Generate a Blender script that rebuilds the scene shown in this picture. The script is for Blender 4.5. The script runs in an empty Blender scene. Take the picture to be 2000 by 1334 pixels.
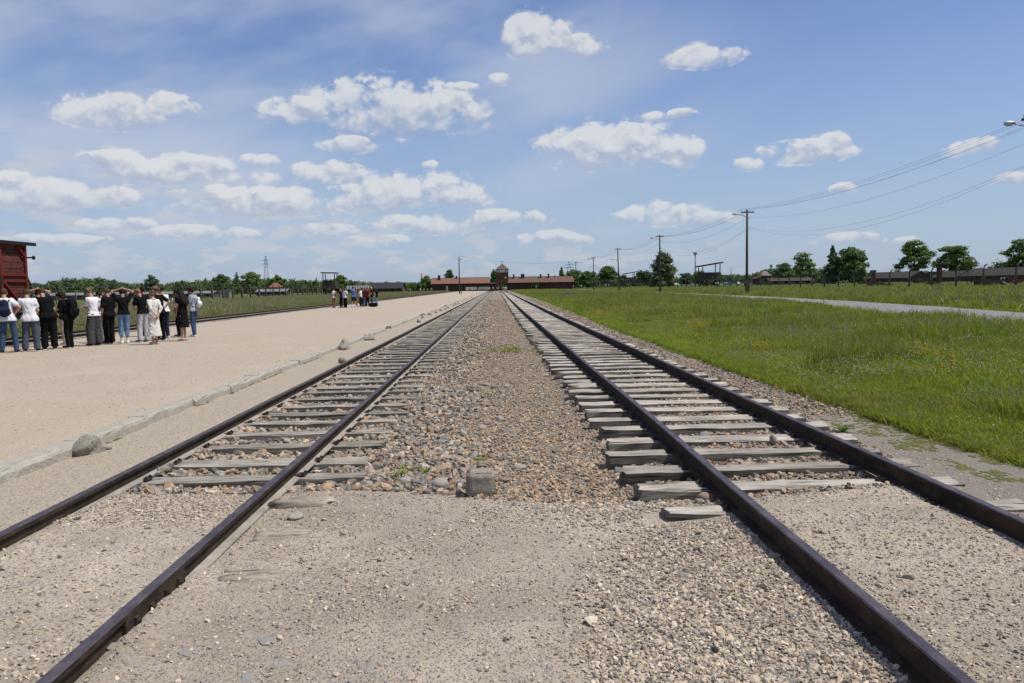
import bpy, math, random
import numpy as np
from mathutils import Matrix, Vector
SC = bpy.context.scene
COL = SC.collection
rng = np.random.default_rng(11)
random.seed(5)
R = math.radians
# ------------------------------------------------------------------ camera, sky, sun, exposure
CZ, FPX = 1.75, 1555.0
CAMROT = ((0.99968744, 0.01724604, -0.01809987), (-0.01924353, 0.06863525, -0.99745621), (-0.01595988, 0.99749275, 0.06894567))
cam = bpy.data.cameras.new('camera'); cam.sensor_width = 36.0; cam.lens = FPX / 2000 * 36
cam.clip_start = 0.05; cam.clip_end = 9000
camo = bpy.data.objects.new('camera', cam); COL.objects.link(camo)
mw = Matrix(CAMROT).to_4x4(); mw.translation = (0, 0, CZ); camo.matrix_world = mw
SC.camera = camo
CR = np.array(CAMROT)
def ray(px, py):                                  # survey helper: direction of a sight line measured on the photograph (2000 x 1334)
    return CR @ np.array([(px - 1000) / FPX, (667 - py) / FPX, -1.0])
def g(px, py, z=0.0):                             # where that sight line meets the level z
    d = ray(px, py); t = (z - CZ) / d[2]; return float(d[0] * t), float(d[1] * t)
def xat(px, Y):                                   # across-track position of a sight line at distance Y
    d = ray(px, 560); return float(d[0] * Y / d[1])
def zat(px, py, Y):
    d = ray(px, py); return float(CZ + d[2] * Y / d[1])

SUN_AZ, SUN_EL = 99.0, 63.0
sun = bpy.data.lights.new('sun', 'SUN'); sun.energy = 4.0; sun.angle = R(0.53); sun.color = (1.0, 0.935, 0.835)
suno = bpy.data.objects.new('sun', sun); COL.objects.link(suno)
sd = Vector((math.sin(R(SUN_AZ)) * math.cos(R(SUN_EL)), math.cos(R(SUN_AZ)) * math.cos(R(SUN_EL)), math.sin(R(SUN_EL))))
suno.rotation_euler = sd.to_track_quat('Z', 'Y').to_euler()
SC.view_settings.view_transform = 'Standard'; SC.view_settings.look = 'None'
SC.view_settings.exposure = 0.14; SC.view_settings.gamma = 1.0; SC.view_settings.use_curve_mapping = False
SC.render.engine = 'CYCLES'; SC.cycles.max_bounces = 5; SC.cycles.diffuse_bounces = 2; SC.cycles.transparent_max_bounces = 6
SC.cycles.use_denoising = True

SKYS = 0.088
world = bpy.data.worlds.new('World'); SC.world = world; world.use_nodes = True
def build_sky():
    nt = world.node_tree; N = nt.nodes; L = nt.links; N.clear()
    def val(x):
        return x
    def m(op, a, b=None, c=None, clamp=False):
        n = N.new('ShaderNodeMath'); n.operation = op; n.use_clamp = clamp
        for i, v in enumerate((a, b, c)):
            if v is None: continue
            if isinstance(v, (int, float)): n.inputs[i].default_value = v
            else: L.new(v, n.inputs[i])
        return n.outputs[0]
    def sstep(x, a, b):
        n = N.new('ShaderNodeMapRange'); n.interpolation_type = 'SMOOTHSTEP'
        L.new(x, n.inputs[0]); n.inputs[1].default_value = a; n.inputs[2].default_value = b
        return n.outputs[0]
    def mixc(f, a, b):
        n = N.new('ShaderNodeMix'); n.data_type = 'RGBA'
        if isinstance(f, (int, float)): n.inputs[0].default_value = f
        else: L.new(f, n.inputs[0])
        for k, v in ((6, a), (7, b)):
            if isinstance(v, tuple): n.inputs[k].default_value = (*v, 1)
            else: L.new(v, n.inputs[k])
        return n.outputs[2]
    def noise(vec, scale, detail, rough, lac=2.0):
        n = N.new('ShaderNodeTexNoise'); n.noise_dimensions = '2D'; n.inputs['Scale'].default_value = scale; n.inputs['Detail'].default_value = detail
        n.inputs['Roughness'].default_value = rough; n.inputs['Lacunarity'].default_value = lac; L.new(vec, n.inputs['Vector'])
        return n.outputs[0]
    def comb(x, y, z):
        n = N.new('ShaderNodeCombineXYZ')
        for i, v in enumerate((x, y, z)):
            if isinstance(v, (int, float)): n.inputs[i].default_value = v
            else: L.new(v, n.inputs[i])
        return n.outputs[0]
    tc = N.new('ShaderNodeTexCoord'); sep = N.new('ShaderNodeSeparateXYZ'); L.new(tc.outputs['Generated'], sep.inputs[0])
    X, Y, Z = sep.outputs
    U = m('ARCTAN2', X, Y); V = m('ARCSINE', Z)
    sky = N.new('ShaderNodeTexSky'); sky.sky_type = 'NISHITA'; sky.sun_disc = False
    sky.sun_elevation = R(SUN_EL); sky.sun_rotation = R(SUN_AZ); sky.air_density = 1.0; sky.dust_density = 1.2; sky.ozone_density = 2.0; sky.altitude = 200
    tint = N.new('ShaderNodeMix'); tint.data_type = 'RGBA'; tint.blend_type = 'MULTIPLY'; tint.inputs[0].default_value = 1.0
    L.new(sky.outputs[0], tint.inputs[6]); tint.inputs[7].default_value = (0.86, 0.97, 1.25, 1); skyc = tint.outputs[2]
    # cumulus seen above the plain, by azimuth and elevation of each bank (radians)
    px = [(205,224,92,34),(345,212,42,24),(585,225,68,30),(770,222,155,58),(700,190,66,32),(690,285,48,18),(285,333,140,32),
          (1040,82,55,46),(1120,97,48,25),(1185,295,148,48),(1345,308,46,40),(1575,300,82,24),(1640,280,28,18),(1900,290,46,16),
          (500,315,40,14),(500,352,66,17),(650,342,82,26),(500,398,150,32),(800,388,140,42),(95,388,120,30),(205,388,70,22),
          (30,358,60,18),(390,457,85,15),(620,452,95,14),(820,442,110,22),(985,430,80,20),(745,468,55,12),(1285,422,82,24),
          (1375,432,60,16),(1640,372,24,12),(1075,470,66,18),(1645,470,48,14),(1770,470,30,9),(900,170,44,9),(978,157,16,12),
          (825,322,20,9),(1290,228,20,10),(1335,222,24,9),(1475,322,24,13),(1980,352,34,12),(230,440,70,14),(120,470,80,10),(1370,115,60,24)]
    def vor(vec, scale):
        n = N.new('ShaderNodeTexVoronoi'); n.voronoi_dimensions = '2D'; n.feature = 'SMOOTH_F1'; n.inputs['Smoothness'].default_value = 0.3; n.inputs['Scale'].default_value = scale; L.new(vec, n.inputs['Vector']); return n.outputs['Distance']
    def billow(u, v):
        p = comb(u, m('MULTIPLY', v, 1.3), 0.37); f = noise(p, 19.0, 8.0, 0.6)
        q = comb(m('MULTIPLY_ADD', f, 0.05, u), m('MULTIPLY_ADD', f, 0.05, m('MULTIPLY', v, 1.3)), 0.9)
        return m('ADD', m('MULTIPLY_ADD', f, 2.9, -1.45), m('ADD', m('MULTIPLY_ADD', vor(q, 30.0), -1.15, 0.5), m('MULTIPLY_ADD', vor(q, 75.0), -0.65, 0.27)))
    nz = billow(U, V); nzu = billow(m('ADD', U, 0.006), m('ADD', V, 0.010))
    wob = noise(comb(U, V, 4.1), 9.0, 3.0, 0.5)
    Uw = m('ADD', U, m('MULTIPLY_ADD', wob, 0.05, -0.025)); 
    E = None; TS = None; WS = None
    for (cx, cy, hw, hh) in px:
        d = ray(cx, cy); d = d / np.linalg.norm(d)
        u0 = math.atan2(d[0], d[1]); v0 = math.asin(d[2]); ra = hw / FPX * 1.12; rb = hh / FPX * 1.15
        du = m('MULTIPLY_ADD', Uw, 1 / ra, -u0 / ra); dv = m('MULTIPLY_ADD', V, 1 / rb, -v0 / rb)
        dvs = m('MAXIMUM', dv, m('MULTIPLY', dv, -1.5))
        e = m('SUBTRACT', 1.0, m('MULTIPLY_ADD', dvs, dvs, m('MULTIPLY', du, du)))
        ep = m('MAXIMUM', e, 0.0)
        E = e if E is None else m('MAXIMUM', E, e)
        TS = m('MULTIPLY', ep, dv) if TS is None else m('MULTIPLY_ADD', ep, dv, TS)
        WS = ep if WS is None else m('ADD', WS, ep)
    T = m('DIVIDE', TS, m('MAXIMUM', WS, 0.02))
    # small cumulus all round: a flat cloud deck seen in perspective
    iz = m('DIVIDE', 1.0, m('ADD', m('MAXIMUM', Z, 0.0), 0.035))
    deck = noise(comb(U, m('MULTIPLY', V, 2.8), 1.7), 17.0, 8.0, 0.62)
    low = m('MULTIPLY', sstep(m('MULTIPLY_ADD', U, 0.16, V), 0.125, 0.03), sstep(V, 0.004, 0.03))
    side = sstep(m('ABSOLUTE', U), 0.62, 0.8)
    deckm = m('MULTIPLY', m('MAXIMUM', low, side), sstep(deck, 0.47, 0.62))
    D1 = sstep(m('DIVIDE', m('ADD', m('ADD', m('MINIMUM', E, 0.8), nz), 0.28), m('MULTIPLY_ADD', sstep(T, 0.3, -0.5), 0.9, 0.7)), 0.0, 1.0)
    D1 = m('MULTIPLY', D1, sstep(E, -0.75, 0.15))
    puff = m('SUBTRACT', nz, nzu)
    lit = sstep(m('ADD', T, m('MULTIPLY', puff, 0.7)), -0.6, 0.7)
    ccol = mixc(lit, (4.3, 4.9, 6.15), (7.7, 7.75, 7.85))
    # thin high veil
    ci = noise(comb(m('MULTIPLY_ADD', V, 2.5, m('MULTIPLY', U, 1.3)), m('MULTIPLY_ADD', V, 5.0, m('MULTIPLY', U, -1.9)), 7.7), 1.7, 6.0, 0.5)
    d = ray(330, 150); d = d / np.linalg.norm(d); u0 = math.atan2(d[0], d[1]); v0 = math.asin(d[2])
    vm = m('SUBTRACT', 1.0, m('ADD', m('POWER', m('ABSOLUTE', m('MULTIPLY_ADD', U, 1 / 0.62, -u0 / 0.62)), 2.0), m('POWER', m('ABSOLUTE', m('MULTIPLY_ADD', V, 1 / 0.2, -v0 / 0.2)), 2.0)))
    veil = m('MULTIPLY', sstep(ci, 0.25, 0.68), m('ADD', m('MULTIPLY', sstep(vm, -0.5, 0.7), 0.62), 0.08))
    c0 = mixc(m('MULTIPLY', sstep(V, 0.36, -0.02), 0.72), skyc, (4.4, 5.5, 7.0))
    c1 = mixc(veil, c0, (5.2, 5.8, 7.2))
    c2 = mixc(m('MULTIPLY', deckm, 0.6), c1, (5.9, 6.1, 6.6))
    haze_f = sstep(V, 0.0, 0.13)
    c3 = mixc(m('MULTIPLY', D1, m('MULTIPLY_ADD', haze_f, 0.34, 0.46)), c2, ccol)
    bg = N.new('ShaderNodeBackground'); bg.inputs[1].default_value = SKYS; L.new(c3, bg.inputs[0])
    out = N.new('ShaderNodeOutputWorld'); L.new(bg.outputs[0], out.inputs[0])
build_sky()

# ------------------------------------------------------------------ helpers
def smooth(a, b, x):
    t = np.clip((x - a) / (b - a), 0, 1); return t * t * (3 - 2 * t)
def tag(o, label=None, cat=None, group=None, kind=None):
    if label: o['label'] = label
    if cat: o['category'] = cat
    if group: o['group'] = group
    if kind: o['kind'] = kind
    return o
def link(name, me, parent=None, loc=None, rotz=0):
    o = bpy.data.objects.new(name, me); COL.objects.link(o)
    if parent is not None: o.parent = parent
    if loc is not None: o.location = loc
    if rotz: o.rotation_euler = (0, 0, rotz)
    return o
def thing(name, label, cat, loc=(0, 0, 0), rotz=0, group=None):
    return tag(link(name, None, None, loc, rotz), label, cat, group)
def npmesh(name, V, Q, mats, smoothf=False, mi=None):
    """V (n,3), Q (m,3|4) or list of faces."""
    me = bpy.data.meshes.new(name)
    if isinstance(Q, np.ndarray):
        V = np.asarray(V, np.float32); k = Q.shape[1]
        me.vertices.add(len(V)); me.vertices.foreach_set('co', V.ravel())
        me.loops.add(Q.size); me.loops.foreach_set('vertex_index', Q.astype(np.int32).ravel())
        me.polygons.add(len(Q)); me.polygons.foreach_set('loop_start', np.arange(0, Q.size, k, dtype=np.int32))
        me.polygons.foreach_set('loop_total', np.full(len(Q), k, np.int32))
        me.update(calc_edges=True)
    else:
        me.from_pydata([tuple(map(float, v)) for v in V], [], [tuple(map(int, f)) for f in Q]); me.update()
    for mt in (mats if isinstance(mats, (list, tuple)) else [mats]):
        me.materials.append(mt)
    if mi is not None: me.polygons.foreach_set('material_index', np.asarray(mi, np.int32))
    if smoothf: me.polygons.foreach_set('use_smooth', np.ones(len(me.polygons), bool))
    return me
class MB:
    """collects simple solids and links them as one mesh object"""
    def __init__(s): s.v = []; s.f = []; s.m = []; s.n = 0
    def add(s, V, F, mi=0, M=None):
        V = np.asarray(V, float)
        if M is not None: V = V @ np.asarray(M)[:3, :3].T + np.asarray(M)[:3, 3]
        s.v.append(V); s.f += [tuple(i + s.n for i in f) for f in F]; s.m += [mi] * len(F); s.n += len(V); return s
    def box(s, c, d, mi=0, M=None, rz=0.0):
        x, y, z = d[0] / 2, d[1] / 2, d[2] / 2
        V = np.array([(-x,-y,-z),(x,-y,-z),(x,y,-z),(-x,y,-z),(-x,-y,z),(x,-y,z),(x,y,z),(-x,y,z)])
        if rz: 
            c_, s_ = math.cos(rz), math.sin(rz); V = V @ np.array([[c_, s_, 0], [-s_, c_, 0], [0, 0, 1]])
        return s.add(V + np.array(c), [(0,3,2,1),(4,5,6,7),(0,1,5,4),(1,2,6,5),(2,3,7,6),(3,0,4,7)], mi, M)
    def beam(s, p, q, w, h=None, mi=0):
        h = w if h is None else h; p = np.array(p, float); q = np.array(q, float); d = q - p; L_ = np.linalg.norm(d); d /= L_
        up = np.array([0, 0, 1.0]) if abs(d[2]) < 0.95 else np.array([0, 1.0, 0])
        a = np.cross(d, up); a /= np.linalg.norm(a); b = np.cross(a, d)
        V = [o + a * sx * w / 2 + b * sz * h / 2 for o in (p, q) for sx, sz in ((-1,-1),(1,-1),(1,1),(-1,1))]
        return s.add(V, [(3,2,1,0),(4,5,6,7),(0,1,5,4),(1,2,6,5),(2,3,7,6),(3,0,4,7)], mi)
    def tube(s, P, r, n=6, mi=0, cap=True):
        P = np.array(P, float); k = len(P); r = np.broadcast_to(r, (k,)); V = []
        for i in range(k):
            d = P[min(i + 1, k - 1)] - P[max(i - 1, 0)]; d /= max(np.linalg.norm(d), 1e-9)
            up = np.array([0, 0, 1.0]) if abs(d[2]) < 0.9 else np.array([0, 1.0, 0])
            a = np.cross(d, up); a /= np.linalg.norm(a); b = np.cross(a, d)
            for j in range(n):
                t = 2 * math.pi * j / n; V.append(P[i] + r[i] * (a * math.cos(t) + b * math.sin(t)))
        F = [(i * n + j, i * n + (j + 1) % n, (i + 1) * n + (j + 1) % n, (i + 1) * n + j) for i in range(k - 1) for j in range(n)]
        if cap: F += [tuple(range(n - 1, -1, -1)), tuple(range((k - 1) * n, k * n))]
        return s.add(V, F, mi)
    def ball(s, c, r, mi=0, nu=8, nv=6):
        r = np.broadcast_to(r, (3,)); V = [(0, 0, 1)]
        for i in range(1, nv):
            for j in range(nu):
                a = math.pi * i / nv; b = 2 * math.pi * j / nu; V.append((math.sin(a) * math.cos(b), math.sin(a) * math.sin(b), math.cos(a)))
        V.append((0, 0, -1)); F = [(0, 1 + j, 1 + (j + 1) % nu) for j in range(nu)]
        for i in range(nv - 2):
            for j in range(nu):
                a = 1 + i * nu; F.append((a + j, a + nu + j, a + nu + (j + 1) % nu, a + (j + 1) % nu))
        a = 1 + (nv - 2) * nu; F += [(a + j, len(V) - 1, a + (j + 1) % nu) for j in range(nu)]
        return s.add(np.array(V) * r + np.array(c), F, mi)
    def prism(s, poly, axis, a, b, mi=0):
        """poly in the plane across axis ('x': (y,z), 'y': (x,z), 'z': (x,y)), extruded from a to b"""
        n = len(poly); V = []
        for t in (a, b):
            for (p, q) in poly: V.append({'x': (t, p, q), 'y': (p, t, q), 'z': (p, q, t)}[axis])
        F = [tuple(range(n)), tuple(range(2 * n - 1, n - 1, -1))] + [(i, n + i, n + (i + 1) % n, (i + 1) % n) for i in range(n)]
        return s.add(V, F, mi)
    def mesh(s, name, mats, smoothf=False):
        me = npmesh(name, np.concatenate(s.v), s.f, mats, smoothf, s.m)
        return me
    def build(s, name, mats, parent=None, smoothf=False, loc=None, rotz=0):
        return link(name, s.mesh(name, mats, smoothf), parent, loc, rotz)

# ------------------------------------------------------------------ materials
MATS = {}
def mat(name, col, rough=0.85, col2=None, scale=6.0, detail=5, bump=0.0, bscale=None, stretch=(1, 1, 1), metallic=0.0, lo=0.35, hi=0.65, spec=0.1, coord='Object', trans=0.0):
    if name in MATS: return MATS[name]
    mt = bpy.data.materials.new(name); MATS[name] = mt; mt.use_nodes = True; nt = mt.node_tree; N = nt.nodes; L = nt.links
    b = N['Principled BSDF']; b.inputs['Base Color'].default_value = (*col, 1); b.inputs['Roughness'].default_value = rough
    b.inputs['Metallic'].default_value = metallic; b.inputs['Specular IOR Level'].default_value = spec
    if col2 is not None or bump:
        tc = N.new('ShaderNodeTexCoord'); mp = N.new('ShaderNodeMapping'); mp.inputs['Scale'].default_value = stretch
        L.new(tc.outputs[coord], mp.inputs[0])
    if col2 is not None:
        nz = N.new('ShaderNodeTexNoise'); nz.inputs['Scale'].default_value = scale; nz.inputs['Detail'].default_value = detail; nz.inputs['Roughness'].default_value = 0.65
        L.new(mp.outputs[0], nz.inputs['Vector'])
        rp = N.new('ShaderNodeValToRGB'); rp.color_ramp.elements[0].position = lo; rp.color_ramp.elements[1].position = hi
        rp.color_ramp.elements[0].color = (*col, 1); rp.color_ramp.elements[1].color = (*col2, 1)
        L.new(nz.outputs[0], rp.inputs[0]); L.new(rp.outputs[0], b.inputs['Base Color'])
    if bump:
        n2 = N.new('ShaderNodeTexNoise'); n2.inputs['Scale'].default_value = bscale or scale * 3; n2.inputs['Detail'].default_value = 6
        L.new(mp.outputs[0], n2.inputs['Vector']); bp = N.new('ShaderNodeBump'); bp.inputs['Strength'].default_value = bump; bp.inputs['Distance'].default_value = 0.02
        L.new(n2.outputs[0], bp.inputs['Height']); L.new(bp.outputs[0], b.inputs['Normal'])
    if trans:
        tr = N.new('ShaderNodeBsdfTranslucent'); mx = N.new('ShaderNodeMixShader'); mx.inputs[0].default_value = trans
        if col2 is not None: L.new(rp.outputs[0], tr.inputs[0])
        else: tr.inputs[0].default_value = (*col, 1)
        L.new(b.outputs[0], mx.inputs[1]); L.new(tr.outputs[0], mx.inputs[2]); L.new(mx.outputs[0], N['Material Output'].inputs[0])
    return mt
def tint_mat(name, cols, rough=0.9, trans=0.0, patch=None):
    """colour picked per scattered piece from its own 'tint' number; patch=(col, scale): large soft patches of another colour"""
    mt = bpy.data.materials.new(name); mt.use_nodes = True; nt = mt.node_tree; N = nt.nodes; L = nt.links
    b = N['Principled BSDF']; b.inputs['Roughness'].default_value = rough; b.inputs['Specular IOR Level'].default_value = 0.2
    at = N.new('ShaderNodeAttribute'); at.attribute_type = 'INSTANCER'; at.attribute_name = 'tint'
    rp = N.new('ShaderNodeValToRGB'); cr = rp.color_ramp; n = len(cols)
    while len(cr.elements) < n: cr.elements.new(0.5)
    for i, c in enumerate(cols): cr.elements[i].position = i / (n - 1); cr.elements[i].color = (*c, 1)
    L.new(at.outputs['Fac'], rp.inputs[0])
    outc = rp.outputs[0]
    if patch:
        ge = N.new('ShaderNodeNewGeometry'); nz = N.new('ShaderNodeTexNoise'); nz.inputs['Scale'].default_value = patch[1]; nz.inputs['Detail'].default_value = 3
        L.new(ge.outputs['Position'], nz.inputs['Vector']); mr = N.new('ShaderNodeMapRange'); mr.inputs[1].default_value = 0.42; mr.inputs[2].default_value = 0.68; mr.inputs[4].default_value = patch[2]
        L.new(nz.outputs[0], mr.inputs[0]); mx = N.new('ShaderNodeMix'); mx.data_type = 'RGBA'; L.new(mr.outputs[0], mx.inputs[0]); L.new(outc, mx.inputs[6]); mx.inputs[7].default_value = (*patch[0], 1); outc = mx.outputs[2]
    L.new(outc, b.inputs['Base Color'])
    if trans:
        tr = N.new('ShaderNodeBsdfTranslucent'); mx = N.new('ShaderNodeMixShader'); mx.inputs[0].default_value = trans
        L.new(outc, tr.inputs[0]); L.new(b.outputs[0], mx.inputs[1]); L.new(tr.outputs[0], mx.inputs[2]); L.new(mx.outputs[0], N['Material Output'].inputs[0])
    return mt
# a point cloud mesh whose points carry loose pieces of stone, grass or flowers (used for uncountable cover only)
def scatter(name, P, rot, scl, tint, idx, sources, label):
    coll = bpy.data.collections.new(name + '_pieces')
    for i, me in enumerate(sources):
        o = bpy.data.objects.new('%s_piece_%02d' % (name, i), me); coll.objects.link(o)
    me = bpy.data.meshes.new(name); n = len(P); me.vertices.add(n); me.vertices.foreach_set('co', np.asarray(P, np.float32).ravel())
    for nm, ty, key, dat in (('rot', 'FLOAT_VECTOR', 'vector', rot), ('scl', 'FLOAT_VECTOR', 'vector', scl), ('tint', 'FLOAT', 'value', tint), ('idx', 'INT', 'value', idx)):
        a = me.attributes.new(nm, ty, 'POINT'); dt = np.int32 if ty == 'INT' else np.float32
        a.data.foreach_set(key, np.asarray(dat, dt).ravel())
    o = link(name, me); tag(o, label, None, None, 'stuff')
    ng = bpy.data.node_groups.new(name + '_nodes', 'GeometryNodeTree')
    ng.interface.new_socket('Geometry', in_out='INPUT', socket_type='NodeSocketGeometry'); ng.interface.new_socket('Geometry', in_out='OUTPUT', socket_type='NodeSocketGeometry')
    N = ng.nodes; L = ng.links; gi = N.new('NodeGroupInput'); go = N.new('NodeGroupOutput')
    ci = N.new('GeometryNodeCollectionInfo'); ci.inputs['Collection'].default_value = coll; ci.inputs['Separate Children'].default_value = True; ci.inputs['Reset Children'].default_value = True
    ip = N.new('GeometryNodeInstanceOnPoints'); ip.inputs['Pick Instance'].default_value = True
    def na(nm, ty):
        n_ = N.new('GeometryNodeInputNamedAttribute'); n_.data_type = ty; n_.inputs[0].default_value = nm; return n_.outputs[0]
    er = N.new('FunctionNodeEulerToRotation')
    L.new(gi.outputs[0], ip.inputs['Points']); L.new(ci.outputs[0], ip.inputs['Instance']); L.new(na('idx', 'INT'), ip.inputs['Instance Index'])
    L.new(na('rot', 'FLOAT_VECTOR'), er.inputs[0]); L.new(er.outputs[0], ip.inputs['Rotation']); L.new(na('scl', 'FLOAT_VECTOR'), ip.inputs['Scale'])
    L.new(ip.outputs[0], go.inputs[0])
    md = o.modifiers.new('scatter', 'NODES'); md.node_group = ng
    return o
# ------------------------------------------------------------------ ground, platform, road
def seq(a, b, d0, grow, dmax):
    out = [a]; d = d0
    while out[-1] < b: out.append(out[-1] + d); d = min(d * grow, dmax)
    return np.array(out)
def mirror(c, pos): return c + pos
def vnoise(x, y, s, seed=0):                       # cheap smooth value noise
    xi = x / s + seed * 17.3; yi = y / s + seed * 9.1
    i = np.floor(xi); j = np.floor(yi); fx = xi - i; fy = yi - j; fx = fx * fx * (3 - 2 * fx); fy = fy * fy * (3 - 2 * fy)
    h = lambda a, b: np.modf(np.abs(np.sin(a * 127.1 + b * 311.7) * 43758.5453))[0]
    return (h(i, j) * (1 - fx) + h(i + 1, j) * fx) * (1 - fy) + (h(i, j + 1) * (1 - fx) + h(i + 1, j + 1) * fx) * fy
def fbm(x, y, s, seed=0, n=3): return sum(vnoise(x, y, s / 2 ** k, seed + k) / 2 ** (k + 1) for k in range(n)) / (1 - 0.5 ** n)
def edge_x(y): return 4.72 - .3 * smooth(10, 15, y) * (1 - smooth(26, 50, y)) + 0.16 * (vnoise(0 * y, y, 3.0, 3) - 0.5) + 0.1 * (vnoise(0 * y, y, 0.7, 4) - 0.5) + 0.35 * smooth(40, 90, y)
def terr(x, y):
    x = np.asarray(x, float); y = np.asarray(y, float)
    inside = smooth(-19.2, -18.4, x) * (1 - smooth(-0.45, 0.1, x - edge_x(y))) * (1 - smooth(352, 356, y))
    right = 0.06 + 0.25 * smooth(0.0, 5.5, x - edge_x(y)) + 0.3 * smooth(29, 50, x)
    left = -0.03 - 0.12 * smooth(-24, -50, x)
    z = np.where(x > 0, right, left) + 0.1 * (fbm(x, y, 14, 2) - 0.5) * smooth(5, 20, np.abs(x - 2))
    z = z * (1 - smooth(352, 420, y)) + 0.0
    return np.where(inside > 0, z * (1 - inside) - 0.5 * inside, z)
NXN = np.array([-4.75, -3.4, -2.0, -1.2, 0.0, 1.0, 1.5, 1.66, 1.8, 2.5, 3.16, 3.32, 3.9, 5.4]); NZN = np.array([0.02, -0.035, -0.06, -0.03, 0.02, 0.035, 0.055, 0.085, 0.125, 0.105, 0.12, 0.11, 0.05, 0.08])
FXN = np.array([-4.75, -3.8, -3.45, -3.2, -2.0, -1.35, -0.6, 0.3, 1.0, 1.4, 2.5, 3.3, 3.9, 5.4]); FZN = np.array([0.02, 0.0, -0.06, -0.128, -0.128, -0.095, -0.03, -0.02, -0.045, -0.01, 0.045, 0.045, 0.0, 0.06])
def fill_edge(x): return np.interp(x, [-4.7, -3.4, -2.0, -1.3, -0.7, 0.2, 1.0, 1.7, 2.6, 3.3, 4.0], [5, 7.05, 7.0, 7.0, 6.7, 6.3, 6.1, 5.9, 6.15, 6.3, 7.5])
def grav(x, y):
    x = np.asarray(x, float); y = np.asarray(y, float)
    f = smooth(-0.12, 0.35, y - fill_edge(x) + 0.25 * (fbm(x, y, 0.7, 5) - 0.5))
    z = np.interp(x, NXN, NZN) * (1 - f) + np.interp(x, FXN, FZN) * f
    z = z + 0.06 * np.exp(-((x + 1.90) / .10) ** 2) * (1 - smooth(4.4, 5.2, y)) + 0.035 * np.exp(-((x + 3.38) / .10) ** 2) * (1 - smooth(6.1, 6.7, y))
    return z + 0.035 * (fbm(x, y, 0.9, 7) - 0.5) + 0.012 * (vnoise(x, y, 0.17, 9) - 0.5)
def grid(name, xs, ys, fz, mt, kind='structure', zone=None):
    Xg, Yg = np.meshgrid(xs, ys); V = np.stack([Xg, Yg, fz(Xg, Yg)], -1).reshape(-1, 3); nx = len(xs)
    i = (np.arange(len(ys) - 1)[:, None] * nx + np.arange(nx - 1)[None]).ravel()
    o = link(name, npmesh(name, V, np.stack([i, i + 1, i + nx + 1, i + nx], 1), mt, True))
    if zone is not None:                           # where one kind of soil gives way to another
        a = o.data.attributes.new('zone', 'FLOAT_COLOR', 'POINT'); z = np.stack([*zone(V[:, 0], V[:, 1]), np.ones(len(V))], -1); a.data.foreach_set('color', z.astype(np.float32).ravel())
    return tag(o, kind=kind)

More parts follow.
